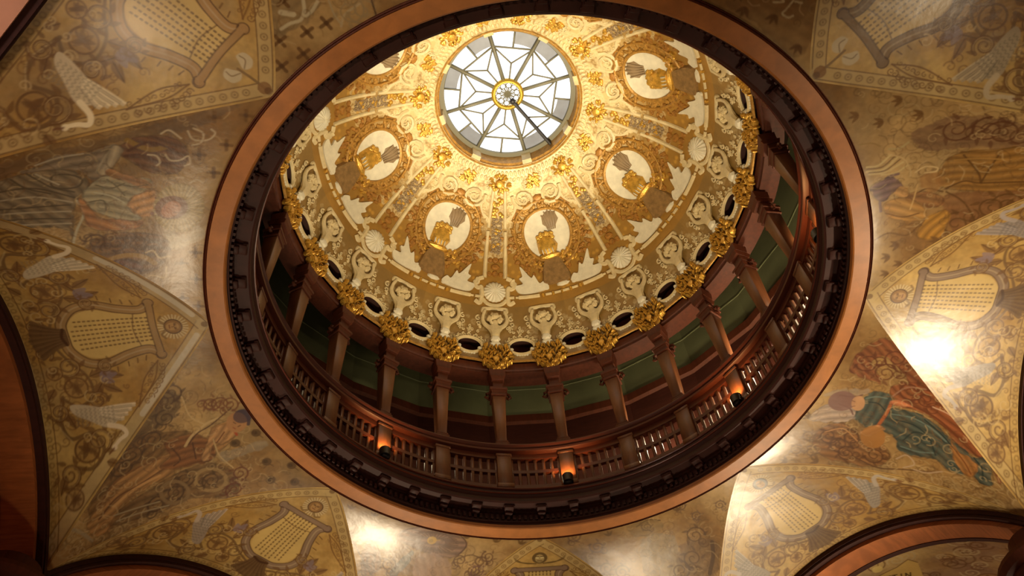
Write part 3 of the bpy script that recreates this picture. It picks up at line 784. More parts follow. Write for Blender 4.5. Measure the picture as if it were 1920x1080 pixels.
LY = [  # k, label, options
    (-3, 'painted lyre panel with white swan and white tulip beside the pink-lit arch, upper left', dict(swan=(206, 188, 150), head='tulip', arm=(166, 130, 80))),
    (-2, 'painted lyre panel with sun-face roundel and silvery edges, above the black-shadowed arch at far left', dict(swan=(196, 180, 150), silver_gleam=True, arm=(156, 124, 78))),
    (-1, 'painted lyre panel between the bow-carrying nude and the purple shield, over the bottom left arch', dict(swan=(158, 142, 124))),
    (0, 'painted panel with a bearded mask over a lyre crossbar, cut by the bottom edge', dict(mask=True, head='none', swan=(150, 146, 128))),
    (1, 'painted lyre panel with blue-grey head roundel, directly above the bottom right arch', dict(swan=(152, 142, 128), roundel=(112, 116, 118))),
    (2, 'painted lyre panel with dotted golden strings and the brightest white glare spot beside it', dict(swan=(146, 136, 128))),
    (3, 'painted lyre panel with grey-feathered swan and white tulip at the upper right corner', dict(swan=(164, 148, 118), head='tulip', arm=(126, 98, 62))),
    (4, None, dict(head='tulip')),
]
for k, lab, op in LY:
    hid = lab is None
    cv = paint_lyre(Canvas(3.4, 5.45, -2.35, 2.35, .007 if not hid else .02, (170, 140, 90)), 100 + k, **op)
    A = 45 * k + TW
    o = obj('lyre_mural' if not hid else 'ceiling', lyre_mesh('lyre_mural', A, cv, *((260, 440) if not hid else (60, 100))), M['mural'])
    if hid: tag(o, kind='structure')
    else: tag(o, lab, 'mural', 'painted lyre panels round the oculus')
FG = [
    (-3.5, 'TL', 'painted spandrel of dark crosses and white ribbon ends, at top left of the oculus'),
    (-2.5, 'L', 'painted spandrel of a red-haired woman with a rayed halo in pale draped gown'),
    (-1.5, 'BL', 'painted spandrel of a nearly nude dark-haired archer with quiver strap and poppy heads'),
    (-.5, 'BLs', 'painted spandrel with a big purple-brown oval shield under the oculus, partly lost in white glare'),
    (.5, 'BRs', 'painted spandrel of faded grey-blue scrollwork, right of the masked panel at the bottom'),
    (1.5, 'BR', 'painted spandrel of a figure in blue-green dress and orange belt with red cape'),
    (2.5, 'R', 'painted spandrel of a gold-robed figure with purple hair wreath and pale wings'),
    (3.5, 'TR', 'painted spandrel of brown leaf marks and white squiggle, at top right of the oculus'),
]
for k, key, lab in FG:
    cv = paint_figure(Canvas(3.2, 5.95, -1.6, 1.6, .007, (160, 128, 78)), key, 300 + int(k * 2))
    o = obj('figure_mural', figure_mesh('figure_mural', 45 * k + TW, cv), M['mural'])
    tag(o, lab, 'mural', 'painted figure spandrels round the oculus')

# ------------------------------------------------------------------ arches round the octagon, piers, aisle, walls and floor
def arch_mesh(name, x0, x1, d0, d1, A):
    """band along the arch line: x0..x1 across, d0..d1 under the arch line"""
    ya = np.linspace(-YA * 1.02, YA * 1.02, 49)
    mb = MB(); rows = []
    th = np.arcsin(np.clip(ya / QR, -1, 1)); hh = 7.8 - Qd(ya)
    for d, x in ((d0, x0), (d0, x1), (d1, x1), (d1, x0)):
        rows.append(to_world(np.full_like(ya, x), ya - d * np.sin(th), hh - d * np.cos(th), A))
    v = np.stack(rows, 1); f = []
    for i in range(len(ya) - 1):
        for k in range(4): f.append((i * 4 + k, i * 4 + (k + 1) % 4, (i + 1) * 4 + (k + 1) % 4, (i + 1) * 4 + k))
    f.append((0, 1, 2, 3)); f.append(tuple(len(ya) * 4 - 4 + i for i in (3, 2, 1, 0)))
    mb.add(v.reshape(-1, 3), f)
    return mb


for n, k in enumerate(range(-3, 5)):
    A = 45 * k + TW
    root = obj('trim_%d' % (n + 1), arch_mesh('t', XA - .03, XA + .05, -.02, .05, A).mesh('arch_moulding'), M['mahog']); tag(root, kind='structure')
    obj('bead', arch_mesh('t', XA - .015, XA + .075, .05, .085, A).mesh('bead'), M['mahog'], root)
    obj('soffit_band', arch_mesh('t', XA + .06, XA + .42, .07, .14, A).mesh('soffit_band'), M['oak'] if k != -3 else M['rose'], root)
    obj('rear_moulding', arch_mesh('t', XA + .42, XA + .5, -.02, .15, A).mesh('rear_moulding'), M['mahog'], root)
    # pier at the corner between two arches
    c = 45 * (k + .5) + TW
    mb = MB(); ns = 28
    pr = [(.38, 0), (.38, .5), (.3, .6), (.27, 7.2), (.31, 7.24), (.31, 7.34), (.36, 7.4), (.37, 7.48), (.43, 7.51), (.45, 7.58), (.44, 7.62), (.5, 7.66), (.53, 7.74), (.52, 7.79), (.58, 7.82), (.6, 7.9), (.58, 7.96), (.4, 8.0), (.3, 8.05), (.3, 8.28)]
    v = [(a * math.cos(i * 2 * math.pi / ns), a * math.sin(i * 2 * math.pi / ns), b) for a, b in pr for i in range(ns)]; f = []
    for i in range(len(pr) - 1):
        for j in range(ns): f.append((i * ns + j, i * ns + (j + 1) % ns, (i + 1) * ns + (j + 1) % ns, (i + 1) * ns + j))
    f += [tuple(range(ns))[::-1], tuple(range(len(pr) * ns - ns, len(pr) * ns))]
    mb.add(v, f)
    p = obj('pillar_%d' % (n + 1), mb.mesh('pillar'), M['red']); tag(p, kind='structure')
    p.location = ((RC + .2) * math.sin(math.radians(c - 2.2)), (RC + .2) * math.cos(math.radians(c - 2.2)), 0)
def aisle_vault(k, m, cv=None):
    x = np.linspace(XA + .55, 9.4, 420 if cv is not None else 8)[:, None]; y = np.linspace(-2.3, 2.3, 420 if cv is not None else 30)[None]
    X, Y = np.broadcast_arrays(x, y)
    V = to_world(X, Y, 7.72 - Qd(Y) * 1.02, 45 * k + TW)
    return grid_mesh('aisle_vault', V, cv.sample(X, Y) if cv is not None else None)
for n, k in enumerate(range(-3, 5)):
    cv = None
    if k in (1, 0, -1):
        cv = Canvas(5.8, 9.5, -2.4, 2.4, .007, (170, 140, 90)); base_tone(cv, 700 + k, (196, 168, 110), (150, 116, 74), (130, 104, 92)); qq = np.random.default_rng(40 + k)
        for _ in range(220):
            cv.swirl((5.9 + 3.4 * qq.random(), -2.2 + 4.4 * qq.random()), .06 + .12 * qq.random(), (110, 76, 44) if qq.random() < .7 else (196, 176, 130), 1.6, .022, qq.random() * 6, 1 if qq.random() < .5 else -1, .75)
        for _ in range(26): cv.rosette((5.9 + 3.4 * qq.random(), -2.2 + 4.4 * qq.random()), .1 + .1 * qq.random(), (110, 76, 46), (166, 126, 76), int(qq.random() * 999))
        if k == 1:                 # a lettered banner among the scrolls
            cv.poly([(6.24, .1), (6.24, .4), (6.17, .6), (6.3, .66), (6.75, .52), (6.6, .2), (6.35, .08)], (216, 184, 104), .95, smooth=False)
            cv.stroke([(6.24, .1), (6.24, .4), (6.17, .6), (6.3, .66)], .016, BR_, .8, False); cv.disc((6.1, .2), .07, (220, 196, 120), .9)
            G = {'E': [[(0, 1), (0, 0), (1, 0), (1, 1)], [(.5, 0), (.5, .8)]], 'T': [[(0, 0), (0, 1)], [(0, .5), (1, .5)]], 'I': [[(0, .5), (1, .5)]], 'N': [[(1, 0), (0, 0), (1, 1), (0, 1)]]}
            o_ = np.array([6.32, .19]); e_ = np.array([.085, .175]) ; e_ /= np.linalg.norm(e_); d_ = np.array([e_[1], -e_[0]])
            for i_, g_ in enumerate('ETIN'):
                for st in G[g_]: cv.stroke([o_ + e_ * (.085 * i_ + .058 * b_) + d_ * (.1 * a_) for a_, b_ in st], .02, (60, 38, 16), .95, False)
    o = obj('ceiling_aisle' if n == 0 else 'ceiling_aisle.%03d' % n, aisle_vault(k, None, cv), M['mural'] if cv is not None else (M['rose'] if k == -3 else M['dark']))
    tag(o, kind='structure')

mb = MB(); mb.lathe([(0.001, -EYE), (9.6, -EYE)], n=64); tag(obj('floor', mb.mesh('floor'), M['floor']), kind='structure')
mb = MB(); mb.lathe([(9.5, -EYE), (9.5, 8.2)], n=64); tag(obj('wall_outer', mb.mesh('wall_outer'), M['rose']), kind='structure')
# ------------------------------------------------------------------ wooden ring round the oculus and the cornice inside it
mb = MB(); mb.lathe([(3.30, 8.00), (3.312, 7.965), (3.325, 7.955), (3.49, 7.955), (3.495, 7.965), (3.495, 8.02)], n=240)
ring = obj('oculus_ring', mb.mesh('oculus_ring'), M['oak_ring'])
tag(ring, 'broad light oak ring framing the round opening of the painted vault', 'ring')
mb = MB(); mb.lathe([(3.492, 8.02), (3.492, 7.962), (3.50, 7.95), (3.51, 7.957), (3.514, 7.968), (3.52, 7.955), (3.528, 7.96), (3.53, 8.02)], n=240)
obj('outer_bead', mb.mesh('outer_bead'), M['red'], ring)

cor = empty('cornice', (0, 0, 8.0 + EYE)); tag(cor, 'dark mahogany cornice with dentils and brackets inside the oak ring', 'cornice')
def cring(name, prof, m, n=240):
    b = MB(); b.lathe(prof, n=n); me = b.mesh(name)
    me.transform(Matrix.Translation((0, 0, -8.0 - EYE)))
    return obj(name, me, m, cor)
cring('fascia', [(3.31, 7.99), (3.31, 8.03), (3.285, 8.04), (3.285, 8.06), (3.30, 8.07), (3.30, 8.19), (3.27, 8.2)], M['mahog'])
cring('corona', [(3.28, 8.2), (3.12, 8.2), (3.10, 8.215), (3.10, 8.27), (3.085, 8.29), (3.075, 8.33), (3.07, 8.36), (3.09, 8.375), (3.2, 8.39), (3.2, 8.5)], M['mahog'])
cring('ledge', [(3.2, 8.45), (3.16, 8.46), (3.155, 8.5), (3.165, 8.52), (3.21, 8.53), (3.22, 8.56), (3.245, 8.57), (3.26, 8.61), (3.285, 8.62), (3.40, 8.62), (3.46, 8.6)], M['redh'])
t_ = np.linspace(0, 2 * math.pi, 240, endpoint=False)
for r_, h_, w_ in ((3.074, 8.325, .011), (3.155, 8.48, .014), (3.235, 8.565, .012)):
    b = MB(); b.tube(np.stack([r_ * np.sin(t_), r_ * np.cos(t_), np.full(240, h_ - 8.0)], 1), w_, 6, closed=True); obj('bead_moulding', b.mesh('bead_moulding'), M['bead'], cor)
b = MB()
for i in range(288):
    a = i * 2 * math.pi / 288
    r = 3.285
    b.box((r * math.sin(a), r * math.cos(a), .105), (.034, .05, .06), rot=-a)
obj('dentil_course', b.mesh('dentil_course', smooth=False), M['mahog'], cor)
b = MB()
b.box((0, 3.22, .175), (.12, .16, .04)); b.box((0, 3.255, .14), (.10, .08, .04)); b.box((0, 3.16, .185), (.14, .05, .03))
bm_me = b.mesh('bracket', bevel=.008)
for i in range(48):
    obj('bracket', bm_me, M['mahog'], cor, az=i * 7.5)

# ------------------------------------------------------------------ gallery: floor, wall, balustrade, pilasters
b = MB(); b.lathe([(3.4, 8.6), (4.6, 8.6)], n=96); tag(obj('floor.001', b.mesh('gallery_floor'), M['dark']), kind='structure')
gw = MB(); gw.lathe([(4.5, 11.42), (4.5, 12.1), (4.49, 12.11), (4.49, 12.13), (4.5, 12.14), (4.5, 13.3)], n=24)
gwo = obj('wall_gallery', gw.mesh('wall_gallery', smooth=False), M['green']); tag(gwo, kind='structure')
b = MB(); b.lathe([(4.5, 8.6), (4.48, 8.61), (4.48, 9.6), (4.44, 9.62), (4.44, 9.7), (4.48, 9.72), (4.48, 10.5), (4.45, 10.52), (4.45, 10.6), (4.48, 10.62), (4.48, 11.2)], n=24); obj('wainscot', b.mesh('wainscot', smooth=False), M['mahog'], gwo)
b = MB(); b.lathe([(4.48, 11.2), (4.42, 11.22), (4.42, 11.38), (4.46, 11.42), (4.5, 11.43)], n=24); obj('wainscot_cap', b.mesh('wainscot_cap', smooth=False), M['red'], gwo)
b = MB(); b.lathe([(3.5, 11.5), (4.5, 13.3)], n=96); tag(obj('ceiling.001', b.mesh('gallery_ceiling'), M['dark']), kind='structure')

hr = MB(); hr.lathe([(3.26, 9.28), (3.23, 9.29), (3.225, 9.32), (3.245, 9.335), (3.25, 9.35), (3.225, 9.365), (3.21, 9.39), (3.22, 9.415), (3.26, 9.43), (3.40, 9.43), (3.44, 9.41), (3.44, 9.29), (3.40, 9.28)], n=240, closed_prof=True)
tag(obj('handrail', hr.mesh('handrail'), M['redh']), 'moulded reddish wood handrail running round the gallery above the lattice panels', 'handrail')
en = MB(); en.lathe([(3.34, 11.15), (3.34, 11.2), (3.315, 11.21), (3.315, 11.29), (3.305, 11.31), (3.30, 11.34), (3.33, 11.37), (3.33, 11.5), (3.6, 11.5), (3.6, 11.15)], n=192, closed_prof=True)
eno = obj('gallery_beam', en.mesh('gallery_beam'), M['red']); tag(eno, 'curved reddish wooden beam over the pilasters, just under the gilded dome edge', 'beam')

def pilaster_parts(root):
    z0 = 8.62 + EYE
    def part(name, boxes, m, bev=.006):
        b = MB()
        for c, s, *t in boxes: b.box((c[0], c[1] - 3.36, c[2] - 8.62), s, *(t or [1.0]))
        return obj(name, b.mesh(name, bevel=bev), m, root)
    part('pedestal', [((0, 3.335, 8.945), (.2, .15, .65)), ((0, 3.335, 8.66), (.225, .17, .08)), ((0, 3.335, 9.24), (.22, .165, .05))], M['brownp'])
    part('shaft_base', [((0, 3.36, 9.47), (.2, .19, .08)), ((0, 3.36, 9.535), (.17, .16, .05))], M['red'])
    part('shaft', [((0, 3.36, 10.03), (.135, .13, .96), 1.45)], M['brownp'])
    cap = part('capital', [((0, 3.36, 10.54), (.235, .22, .04)), ((0, 3.36, 10.6), (.2, .19, .08), 1.2), ((0, 3.36, 10.665), (.27, .25, .05)), ((0, 3.36, 10.7), (.24, .22, .03))], M['red'])
    part('console', [((0, 3.36, 10.79), (.15, .16, .15), 1.1), ((0, 3.34, 10.9), (.19, .22, .08), 1.2), ((0, 3.33, 11.02), (.23, .20, .16), 1.15)], M['red'])
    for s in (-1, 1):
        b = MB(); b.tube([(s * .12, 0, 2.06), (s * .17, 0, 2.03), (s * .19, 0, 1.96), (s * .16, 0, 1.93), (s * .13, 0, 1.97)], .022, 6); obj('volute', b.mesh('volute'), M['red'], root)

PIL_LAB = {
    -7: 'gallery pilaster mostly hidden at the upper left, past the last one seen over the rail', -6: 'leftmost gallery pilaster seen edge-on beside the dark cornice',
    -5: 'second gallery pilaster from the left, slanting steeply over dark green wall', -4: 'third gallery pilaster from the left, with a tan shaft before dark green wall',
    -3: 'gallery pilaster just left of the left spotlit one, crossing dark green wall', -2: 'gallery pilaster over the pedestal lit by the left spotlight',
    -1: 'gallery pilaster just right of the left spotlit one', 0: 'upright gallery pilaster just left of the bottom spotlit one',
    1: 'gallery pilaster with shining capital over the pedestal lit by the bottom spotlight', 2: 'gallery pilaster just right of the bottom spotlit one',
    3: 'gallery pilaster midway between the bottom and right spotlit ones', 4: 'gallery pilaster over the pedestal lit by the right spotlight',
    5: 'gallery pilaster just above the right spotlit one, before pale olive wall', 6: 'slanting gallery pilaster midway up the right side of the opening',
    7: 'gallery pilaster over the orange-lit pedestal high on the right side', 8: 'topmost gallery pilaster on the right, half hidden in shadow', 9: 'gallery pilaster hidden behind the upper right rim'}
PIL = range(-6, 9)
proto = None
for k in PIL:
    a = math.radians(15 * k); loc = (3.36 * math.sin(a), 3.36 * math.cos(a), 8.62 + EYE)
    if proto is None:
        o = proto = empty('pilaster', loc, 15 * k); pilaster_parts(o)
    else:
        o = copy_tree(proto); o.location = loc; o.rotation_euler.z = -a
    tag(o, PIL_LAB[k], 'pilaster', 'pilasters of the gallery')

def panel_parts(root):
    R = 3.335; half = math.radians(7.5) - .1 / R
    def arcbar(name, h0, h1, d, m=M['redh']):
        b = MB(); n = 6; v = []; f = []
        for i in range(n + 1):
            t = -half + 2 * half * i / n
            for (r, h) in ((R - d / 2, h0), (R + d / 2, h0), (R + d / 2, h1), (R - d / 2, h1)): v.append((r * math.sin(t), r * math.cos(t) - R, h - 8.62))
        for i in range(n):
            for j in range(4): f.append((i * 4 + j, i * 4 + (j + 1) % 4, i * 4 + 4 + (j + 1) % 4, i * 4 + 4 + j))
        f += [(0, 1, 2, 3), (n * 4 + 3, n * 4 + 2, n * 4 + 1, n * 4)]
        b.add(v, f); obj(name, b.mesh(name), m, root)
    arcbar('bottom_rail', 8.625, 8.70, .08); arcbar('middle_rail', 8.93, 8.985, .05); arcbar('top_rail', 9.19, 9.278, .08)
    b = MB(); b.box((0, 0, .3275), (.042, .045, .5)); bar = b.mesh('baluster', bevel=.004)
    for i in range(7):
        t = -half + 2 * half * i / 6
        if i in (0, 6): t *= .975
        o = obj('baluster', bar, M['brownp'], root); o.location = (R * math.sin(t), R * math.cos(t) - R, 0); o.rotation_euler.z = -t

PANEL_LAB = {}
names = {-2: 'the left spotlit pedestal', 1: 'the bottom spotlit pedestal', 4: 'the right spotlit pedestal', 7: 'the orange-lit pedestal high on the right'}
for k in range(-6, 8):          # the panel lies between pilasters k and k + 1
    near = min(names, key=lambda j: abs(j - .5 - k) + (0.1 if j > k else 0))
    n = k - near
    if n == 0: t = 'immediately past %s, on its counterclockwise side' % names[near]
    elif n == -1: t = 'immediately before %s, on its clockwise side' % names[near]
    elif n < -1: t = '%s lattice panel leftward of %s' % ({-2: 'second', -3: 'third', -4: 'fourth'}[n], names[near])
    else: t = '%s lattice panel beyond %s' % ({1: 'second'}[n], names[near])
    PANEL_LAB[k] = 'wooden gallery lattice, ' + t if n in (0, -1) else 'the ' + t
proto = None
for k in range(-6, 8):
    a = math.radians(15 * k + 7.5); loc = (3.335 * math.sin(a), 3.335 * math.cos(a), 8.62 + EYE)
    if proto is None:
        o = proto = empty('balustrade_panel', loc, 15 * k + 7.5); panel_parts(o)
    else:
        o = copy_tree(proto); o.location = loc; o.rotation_euler.z = -a
    tag(o, PANEL_LAB[k], 'balustrade', 'lattice panels of the gallery')

# spotlights standing on the ledge at the foot of every third pedestal
SP = [(-30, 'small black spotlight at the left lit pedestal of the gallery'), (15, 'small black spotlight under the bottom lit pedestal of the gallery'),
      (60, 'small black spotlight at the right lit pedestal of the gallery'), (105, 'small black spotlight by the orange-lit pedestal high on the right')]
proto = None
for az, lab in SP:
    a = math.radians(az - .4); loc = (3.175 * math.sin(a), 3.175 * math.cos(a), 8.53 + EYE)
    if proto is None:
        o = proto = empty('spotlight', loc, az - .4)
        b = MB(); n = 16; th = [2 * math.pi * i / n for i in range(n)]
        v = [(.052 * math.cos(t), .052 * math.sin(t), .03) for t in th] + [(.058 * math.cos(t), .058 * math.sin(t) + .012, .15) for t in th] + [(.05 * math.cos(t), .05 * math.sin(t) + .012, .15) for t in th] + [(.045 * math.cos(t), .045 * math.sin(t), .12) for t in th]
        f = [tuple(range(n))[::-1]] + [(r * n + i, r * n + (i + 1) % n, (r + 1) * n + (i + 1) % n, (r + 1) * n + i) for r in range(3) for i in range(n)] + [tuple(3 * n + i for i in range(n))]
        b.add(v, f); obj('can', b.mesh('can'), M['black'], o)
        b = MB(); b.box((0, 0, .015), (.07, .06, .03)); obj('foot', b.mesh('foot'), M['black'], o)
        b = MB(); b.ell((0, .004, .122), [(.04, 0, 0), (0, .04, 0), (0, 0, .008)]); obj('lamp', b.mesh('lamp'), M['lamp'], o)
    else:
        o = copy_tree(proto); o.location = loc; o.rotation_euler.z = -a
    o.scale = (1.3, 1.3, 1.1); tag(o, lab, 'spotlight', 'spotlights on the gallery ledge')
# ------------------------------------------------------------------ the dome
_h = np.linspace(11.08, 14.055, 3000)
_r = np.where(_h < 11.3, 3.27, 3.27 * np.sqrt(1 - ((np.maximum(_h, 11.3) - 11.3) / 2.95) ** 2))
_s = np.concatenate([[0], np.cumsum(np.hypot(np.diff(_h), np.diff(_r)))])
SMAX = float(_s[-1])
def RS(s): return np.interp(s, _s, _r)
def HS(s): return np.interp(s, _s, _h)
def DP(az, s, off=0.0):
    """point on the dome: azimuth in degrees, arc length s up from the edge, off = out of the plaster towards the room"""
    az = np.radians(np.asarray(az, float)); s = np.asarray(s, float)
    e = .01; dr = (RS(s + e) - RS(s - e)); dh = (HS(s + e) - HS(s - e)); l = np.hypot(dr, dh) + 1e-9
    r = RS(s) - off * dh / l; h = HS(s) + off * dr / l
    return np.stack([r * np.sin(az), r * np.cos(az), h + EYE], -1)
def DL(y, s, off=0.0):
    """the same with y = metres sideways from the sector's middle line"""
    return DP(np.degrees(np.asarray(y, float) / np.maximum(RS(s), .3)), s, off)
def dnorm(y, s): return DL(y, s, 1.0) - DL(y, s, 0.0)

dome = empty('dome', (0, 0, 0)); tag(dome, 'gilded cream plaster dome with medallions, cherubs and a scalloped gold edge', 'dome')

# ground paint, one canvas for a 45 degree sector centred on a rib
cv = Canvas(0, SMAX + .02, -1.34, 1.34, .011, (150, 118, 62))
n1 = fbm(cv.h, cv.w, (40, 14, 5), 5)[..., None]
ss = (np.arange(cv.h) * cv.res)[:, None, None]
g_low, g_mid, g_top = srgb((150, 120, 64)), srgb((166, 126, 56)), srgb((206, 182, 128))
t = np.clip((ss - 2.5) / .9, 0, 1)
cv.a[:] = (np.where(ss < 1.45, g_low, g_mid) * (1 - t) + g_top * t) * (.8 + .4 * n1)
q = np.random.default_rng(3)
for _ in range(520):
    s = 2.3 + 1.6 * q.random() ** .8; w = RS(s) * .39; y = (2 * q.random() - 1) * w
    if s < 3.0 and abs(abs(y) - RS(s) * .39) < .62: continue
    cv.swirl((s, y), .03 + .06 * q.random(), (232, 214, 164) if q.random() < .75 else (150, 116, 56), 1.4, .018, q.random() * 6, 1 if q.random() < .5 else -1, .7)
for _ in range(150):
    s = .35 + .95 * q.random(); y = (2 * q.random() - 1) * 1.25
    cv.swirl((s, y), .03 + .03 * q.random(), (206, 190, 146), 1.2, .018, q.random() * 6, 1, .55)
for _ in range(60):
    s = 1.6 + .9 * q.random(); y = (2 * q.random() - 1) * 1.1
    cv.disc((s, y), .03, (206, 160, 70), .8); 
# dome skin: fine grid, oval openings cut through, scalloped lower edge
rows, cols = 200, 24 * 44
S = np.linspace(0, SMAX, rows)[:, None]; AZ = (np.arange(cols) * 360 / cols)[None]
d15 = np.abs((AZ + 7.5) % 15 - 7.5)
edge = .27 * (1 - np.exp(-(d15 / 2.4) ** 2))
S2 = np.maximum(S, 0) + np.clip(1 - S / .42, 0, 1) * edge
V = DP(np.broadcast_to(AZ, S2.shape), S2)
yy = np.radians((AZ + 22.5) % 45 - 22.5) * RS(S2)
c = cv.sample(S2, np.broadcast_to(yy, S2.shape))
am = AZ + 180 / cols; y_h = np.radians((am % 15) - 7.5) * 3.24; sm = (S2[:-1] + S2[1:]) / 2
keep = ((y_h / .2) ** 2 + ((sm - .61) / .155) ** 2) > 1
o = obj('plaster_shell', grid_mesh('plaster_shell', V, c, keep=keep, wrap=True), M['dome'], dome)
b = MB(); b.lathe([(3.42, 11.45), (3.42, 11.7), (3.36, 12.2), (3.28, 12.4)], n=96); obj('backing', b.mesh('backing'), M['red'], dome)
# edge lip following the scallops
az = np.linspace(0, 360, 24 * 24, endpoint=False); e = .27 * (1 - np.exp(-((np.abs((az + 7.5) % 15 - 7.5)) / 2.4) ** 2))
b = MB(); b.tube(DP(az, e + .01, .01), .022, 6, closed=True); obj('edge_lip', b.mesh('edge_lip'), M['ochre'], dome)

def place(name, mb_, m, azs, sub=()):
    """one mesh for every azimuth; sub: further meshes as children"""
    me = mb_.mesh(name); subs = [(n, x.mesh(n), mm) for n, x, mm in sub]
    for a in azs:
        o = obj(name, me, m, dome, az=a)
        for n, x, mm in subs: obj(n, x, mm, o)

def strip(b, pts, w, hgt=.03, n=6):
    """raised moulding along [(y, s)]"""
    p = smooth_path(pts, 6); b.tube(DL(p[:, 0], p[:, 1], hgt * .25), w, n, flat=.75, up=dnorm(p[:, 0], p[:, 1]))
def spiral(b, y, s, r, w, turn=1.6, a0=0.0, sg=1):
    t = np.linspace(0, 1, 22); an = a0 + sg * turn * 2 * math.pi * t; rr = r * (1 - .85 * t)
    b.tube(DL(y + rr * np.cos(an), s + rr * np.sin(an), .012), w * (1.15 - .5 * t), 5, up=dnorm(y + rr * np.cos(an), s + rr * np.sin(an)))
def lump(b, y, s, a, c, hgt, rot=0.0, off=0.0):
    o_ = DL(y, s, off); u = DL(y + .01, s, off) - o_; v = DL(y, s + .01, off) - o_; n = dnorm(y, s)
    u = u / np.linalg.norm(u); v = v / np.linalg.norm(v)
    ca, sa = math.cos(rot), math.sin(rot)
    b.ell(o_, [(u * ca + v * sa) * a, (-u * sa + v * ca) * c, n * hgt], 7, 4)

q = random.Random(4)
# ribs
rib = MB(); pan = MB(); fil = MB(); gb = MB(); ob = MB()
for sg in (-1, 1):
    strip(rib, [(.175 * sg, 1.98), (.165 * sg, 2.4), (.15 * sg, 2.8)], .034); strip(rib, [(.145 * sg, 2.86), (.12 * sg, 3.2), (.10 * sg, 3.5), (.09 * sg, 3.72)], .03)
for s in np.arange(2.45, 3.05, .07):
    for y in (-.07, 0, .07): lump(fil, y + q.uniform(-.01, .01), s, .026, .026, .014, q.random())
    spiral(fil, -.05, s, .04, .009, 1.2, q.random() * 6); spiral(fil, .05, s, .04, .009, 1.2, q.random() * 6, -1)
for s, r in ((2.06, .06), (2.18, .085), (2.3, .06)): lump(ob, 0, s, r, .06, .04)
for y, s in ((-.1, 2.05), (.1, 2.05), (-.09, 2.3), (.09, 2.3)): lump(ob, y, s, .05, .05, .03)
gbs = []
for s in (2.55, 2.8):
    gb = MB(); gbs.append(gb)
    for i in range(5): lump(gb, q.uniform(-.05, .05), s + q.uniform(-.04, .04), .03, .03, .025)
for s in (3.12, 3.3):
    gb = MB(); gbs.append(gb)
    for i in range(9): lump(gb, q.uniform(-.08, .08), s + q.uniform(-.06, .06), .04, .04, .04, q.random() * 3)
gb = MB(); gbs.append(gb)
for i in range(46):
    a = q.random() * 6.28; r = .16 * q.random() ** .5; lump(gb, r * math.cos(a) * 1.1, 3.62 + r * math.sin(a), .045, .03, .05, a)
lump(gb, 0, 3.62, .09, .09, .09)
place('rib', rib, M['cream'], [45 * k for k in range(8)], [('filigree', fil, M['taupe']), *[('gilt_boss', g, M['gold']) for g in gbs], ('amber_boss', ob, M['orange'])])

# scallop shells with scrolls under the ribs
sh = MB(); n = 18
vv = [DL(0, 1.72, .075)]; ff = []
for ring_i, (rr, oo) in enumerate(((.06, .07), (.12, .055), (.165, .03), (.18, .0))):
    for i in range(n * 2):
        a = i * math.pi / n; k = 1 + (.0 if i % 2 else .07) * (ring_i > 0)
        vv.append(DL(rr * k * math.cos(a), 1.72 + rr * k * math.sin(a), oo + (.008 if i % 2 == 0 else 0)))
m2 = n * 2
ff += [(0, 1 + i, 1 + (i + 1) % m2) for i in range(m2)]
for r_ in range(3): ff += [(1 + r_ * m2 + i, 1 + (r_ + 1) * m2 + i, 1 + (r_ + 1) * m2 + (i + 1) % m2, 1 + r_ * m2 + (i + 1) % m2) for i in range(m2)]
sh.add(vv, ff)
sc = MB()
for sg in (-1, 1):
    strip(sc, [(.2 * sg, 1.98), (.28 * sg, 1.94), (.34 * sg, 1.84), (.28 * sg, 1.78), (.23 * sg, 1.8), (.22 * sg, 1.66), (.25 * sg, 1.5), (.33 * sg, 1.54)], .04)
    spiral(sc, .33 * sg, 1.88, .06, .03, 1.0, 1.5, sg)
strip(sc, [(-.2, 1.58), (-.12, 1.5), (0, 1.47), (.12, 1.5), (.2, 1.58)], .035)
place('scallop_shell', sh, M['white'], [45 * k for k in range(8)], [('scroll_frame', sc, M['cream'])])

# horizontal moulding between the shells, with gold studs in the middle
bd = MB(); gs = MB()
def bar(az0, az1, w): 
    a = np.linspace(az0, az1, 8); bd.tube(DP(a, np.full(8, 1.62), .008), w, 6, flat=.8)
for sg in (-1, 1):
    bar(sg * 7.5, sg * 14.5, .036); bar(sg * 8.2, sg * 15.5, .02); bar(sg * 16, sg * 18.2, .028)
bar(-2.5, 2.5, .024); bar(-5.5, -3.5, .024); bar(3.5, 5.5, .024)
gss = []
for a in (-6.4, -3, 0, 3, 6.4):
    gs = MB(); gss.append(gs); b_ = a; lump(gs, math.radians(b_) * RS(1.62), 1.62, .03, .04, .04)
place('band', bd, M['cream'], [22.5 + 45 * k for k in range(8)], [('gilt_stud', g, M['gold']) for g in gss])

# medallions between the ribs
dc = MB(); n = 32; c0 = 2.66; vv = [DL(0, c0, .03)]; ff = []
for i in range(n):
    a = i * 2 * math.pi / n; vv.append(DL(.4 * math.cos(a), c0 + .44 * math.sin(a), .02))
ff = [(0, 1 + i, 1 + (i + 1) % n) for i in range(n)]; dc.add(vv, ff)
wr = MB(); wl = MB()
t = np.linspace(0, 2 * math.pi, 60, endpoint=False)
for rr, w in ((.42, .03), (.56, .024)):
    wr.tube(DL(rr * np.cos(t), c0 + rr * 1.09 * np.sin(t), .02), w, 6, closed=True)
for i in range(170):
    a = q.random() * 6.283; r = q.uniform(.43, .58); lump(wr, r * math.cos(a), c0 + r * 1.09 * math.sin(a), .055, .035, .035, a + q.uniform(-.6, .6))
for i in range(120):
    a = q.uniform(-3.2, .1); r = q.uniform(.5, .78); lump(wl, r * math.cos(a), c0 + r * math.sin(a), .05, .03, .03, a + q.uniform(-1, 1))
lump(wl, 0, c0 + .66, .1, .07, .06)
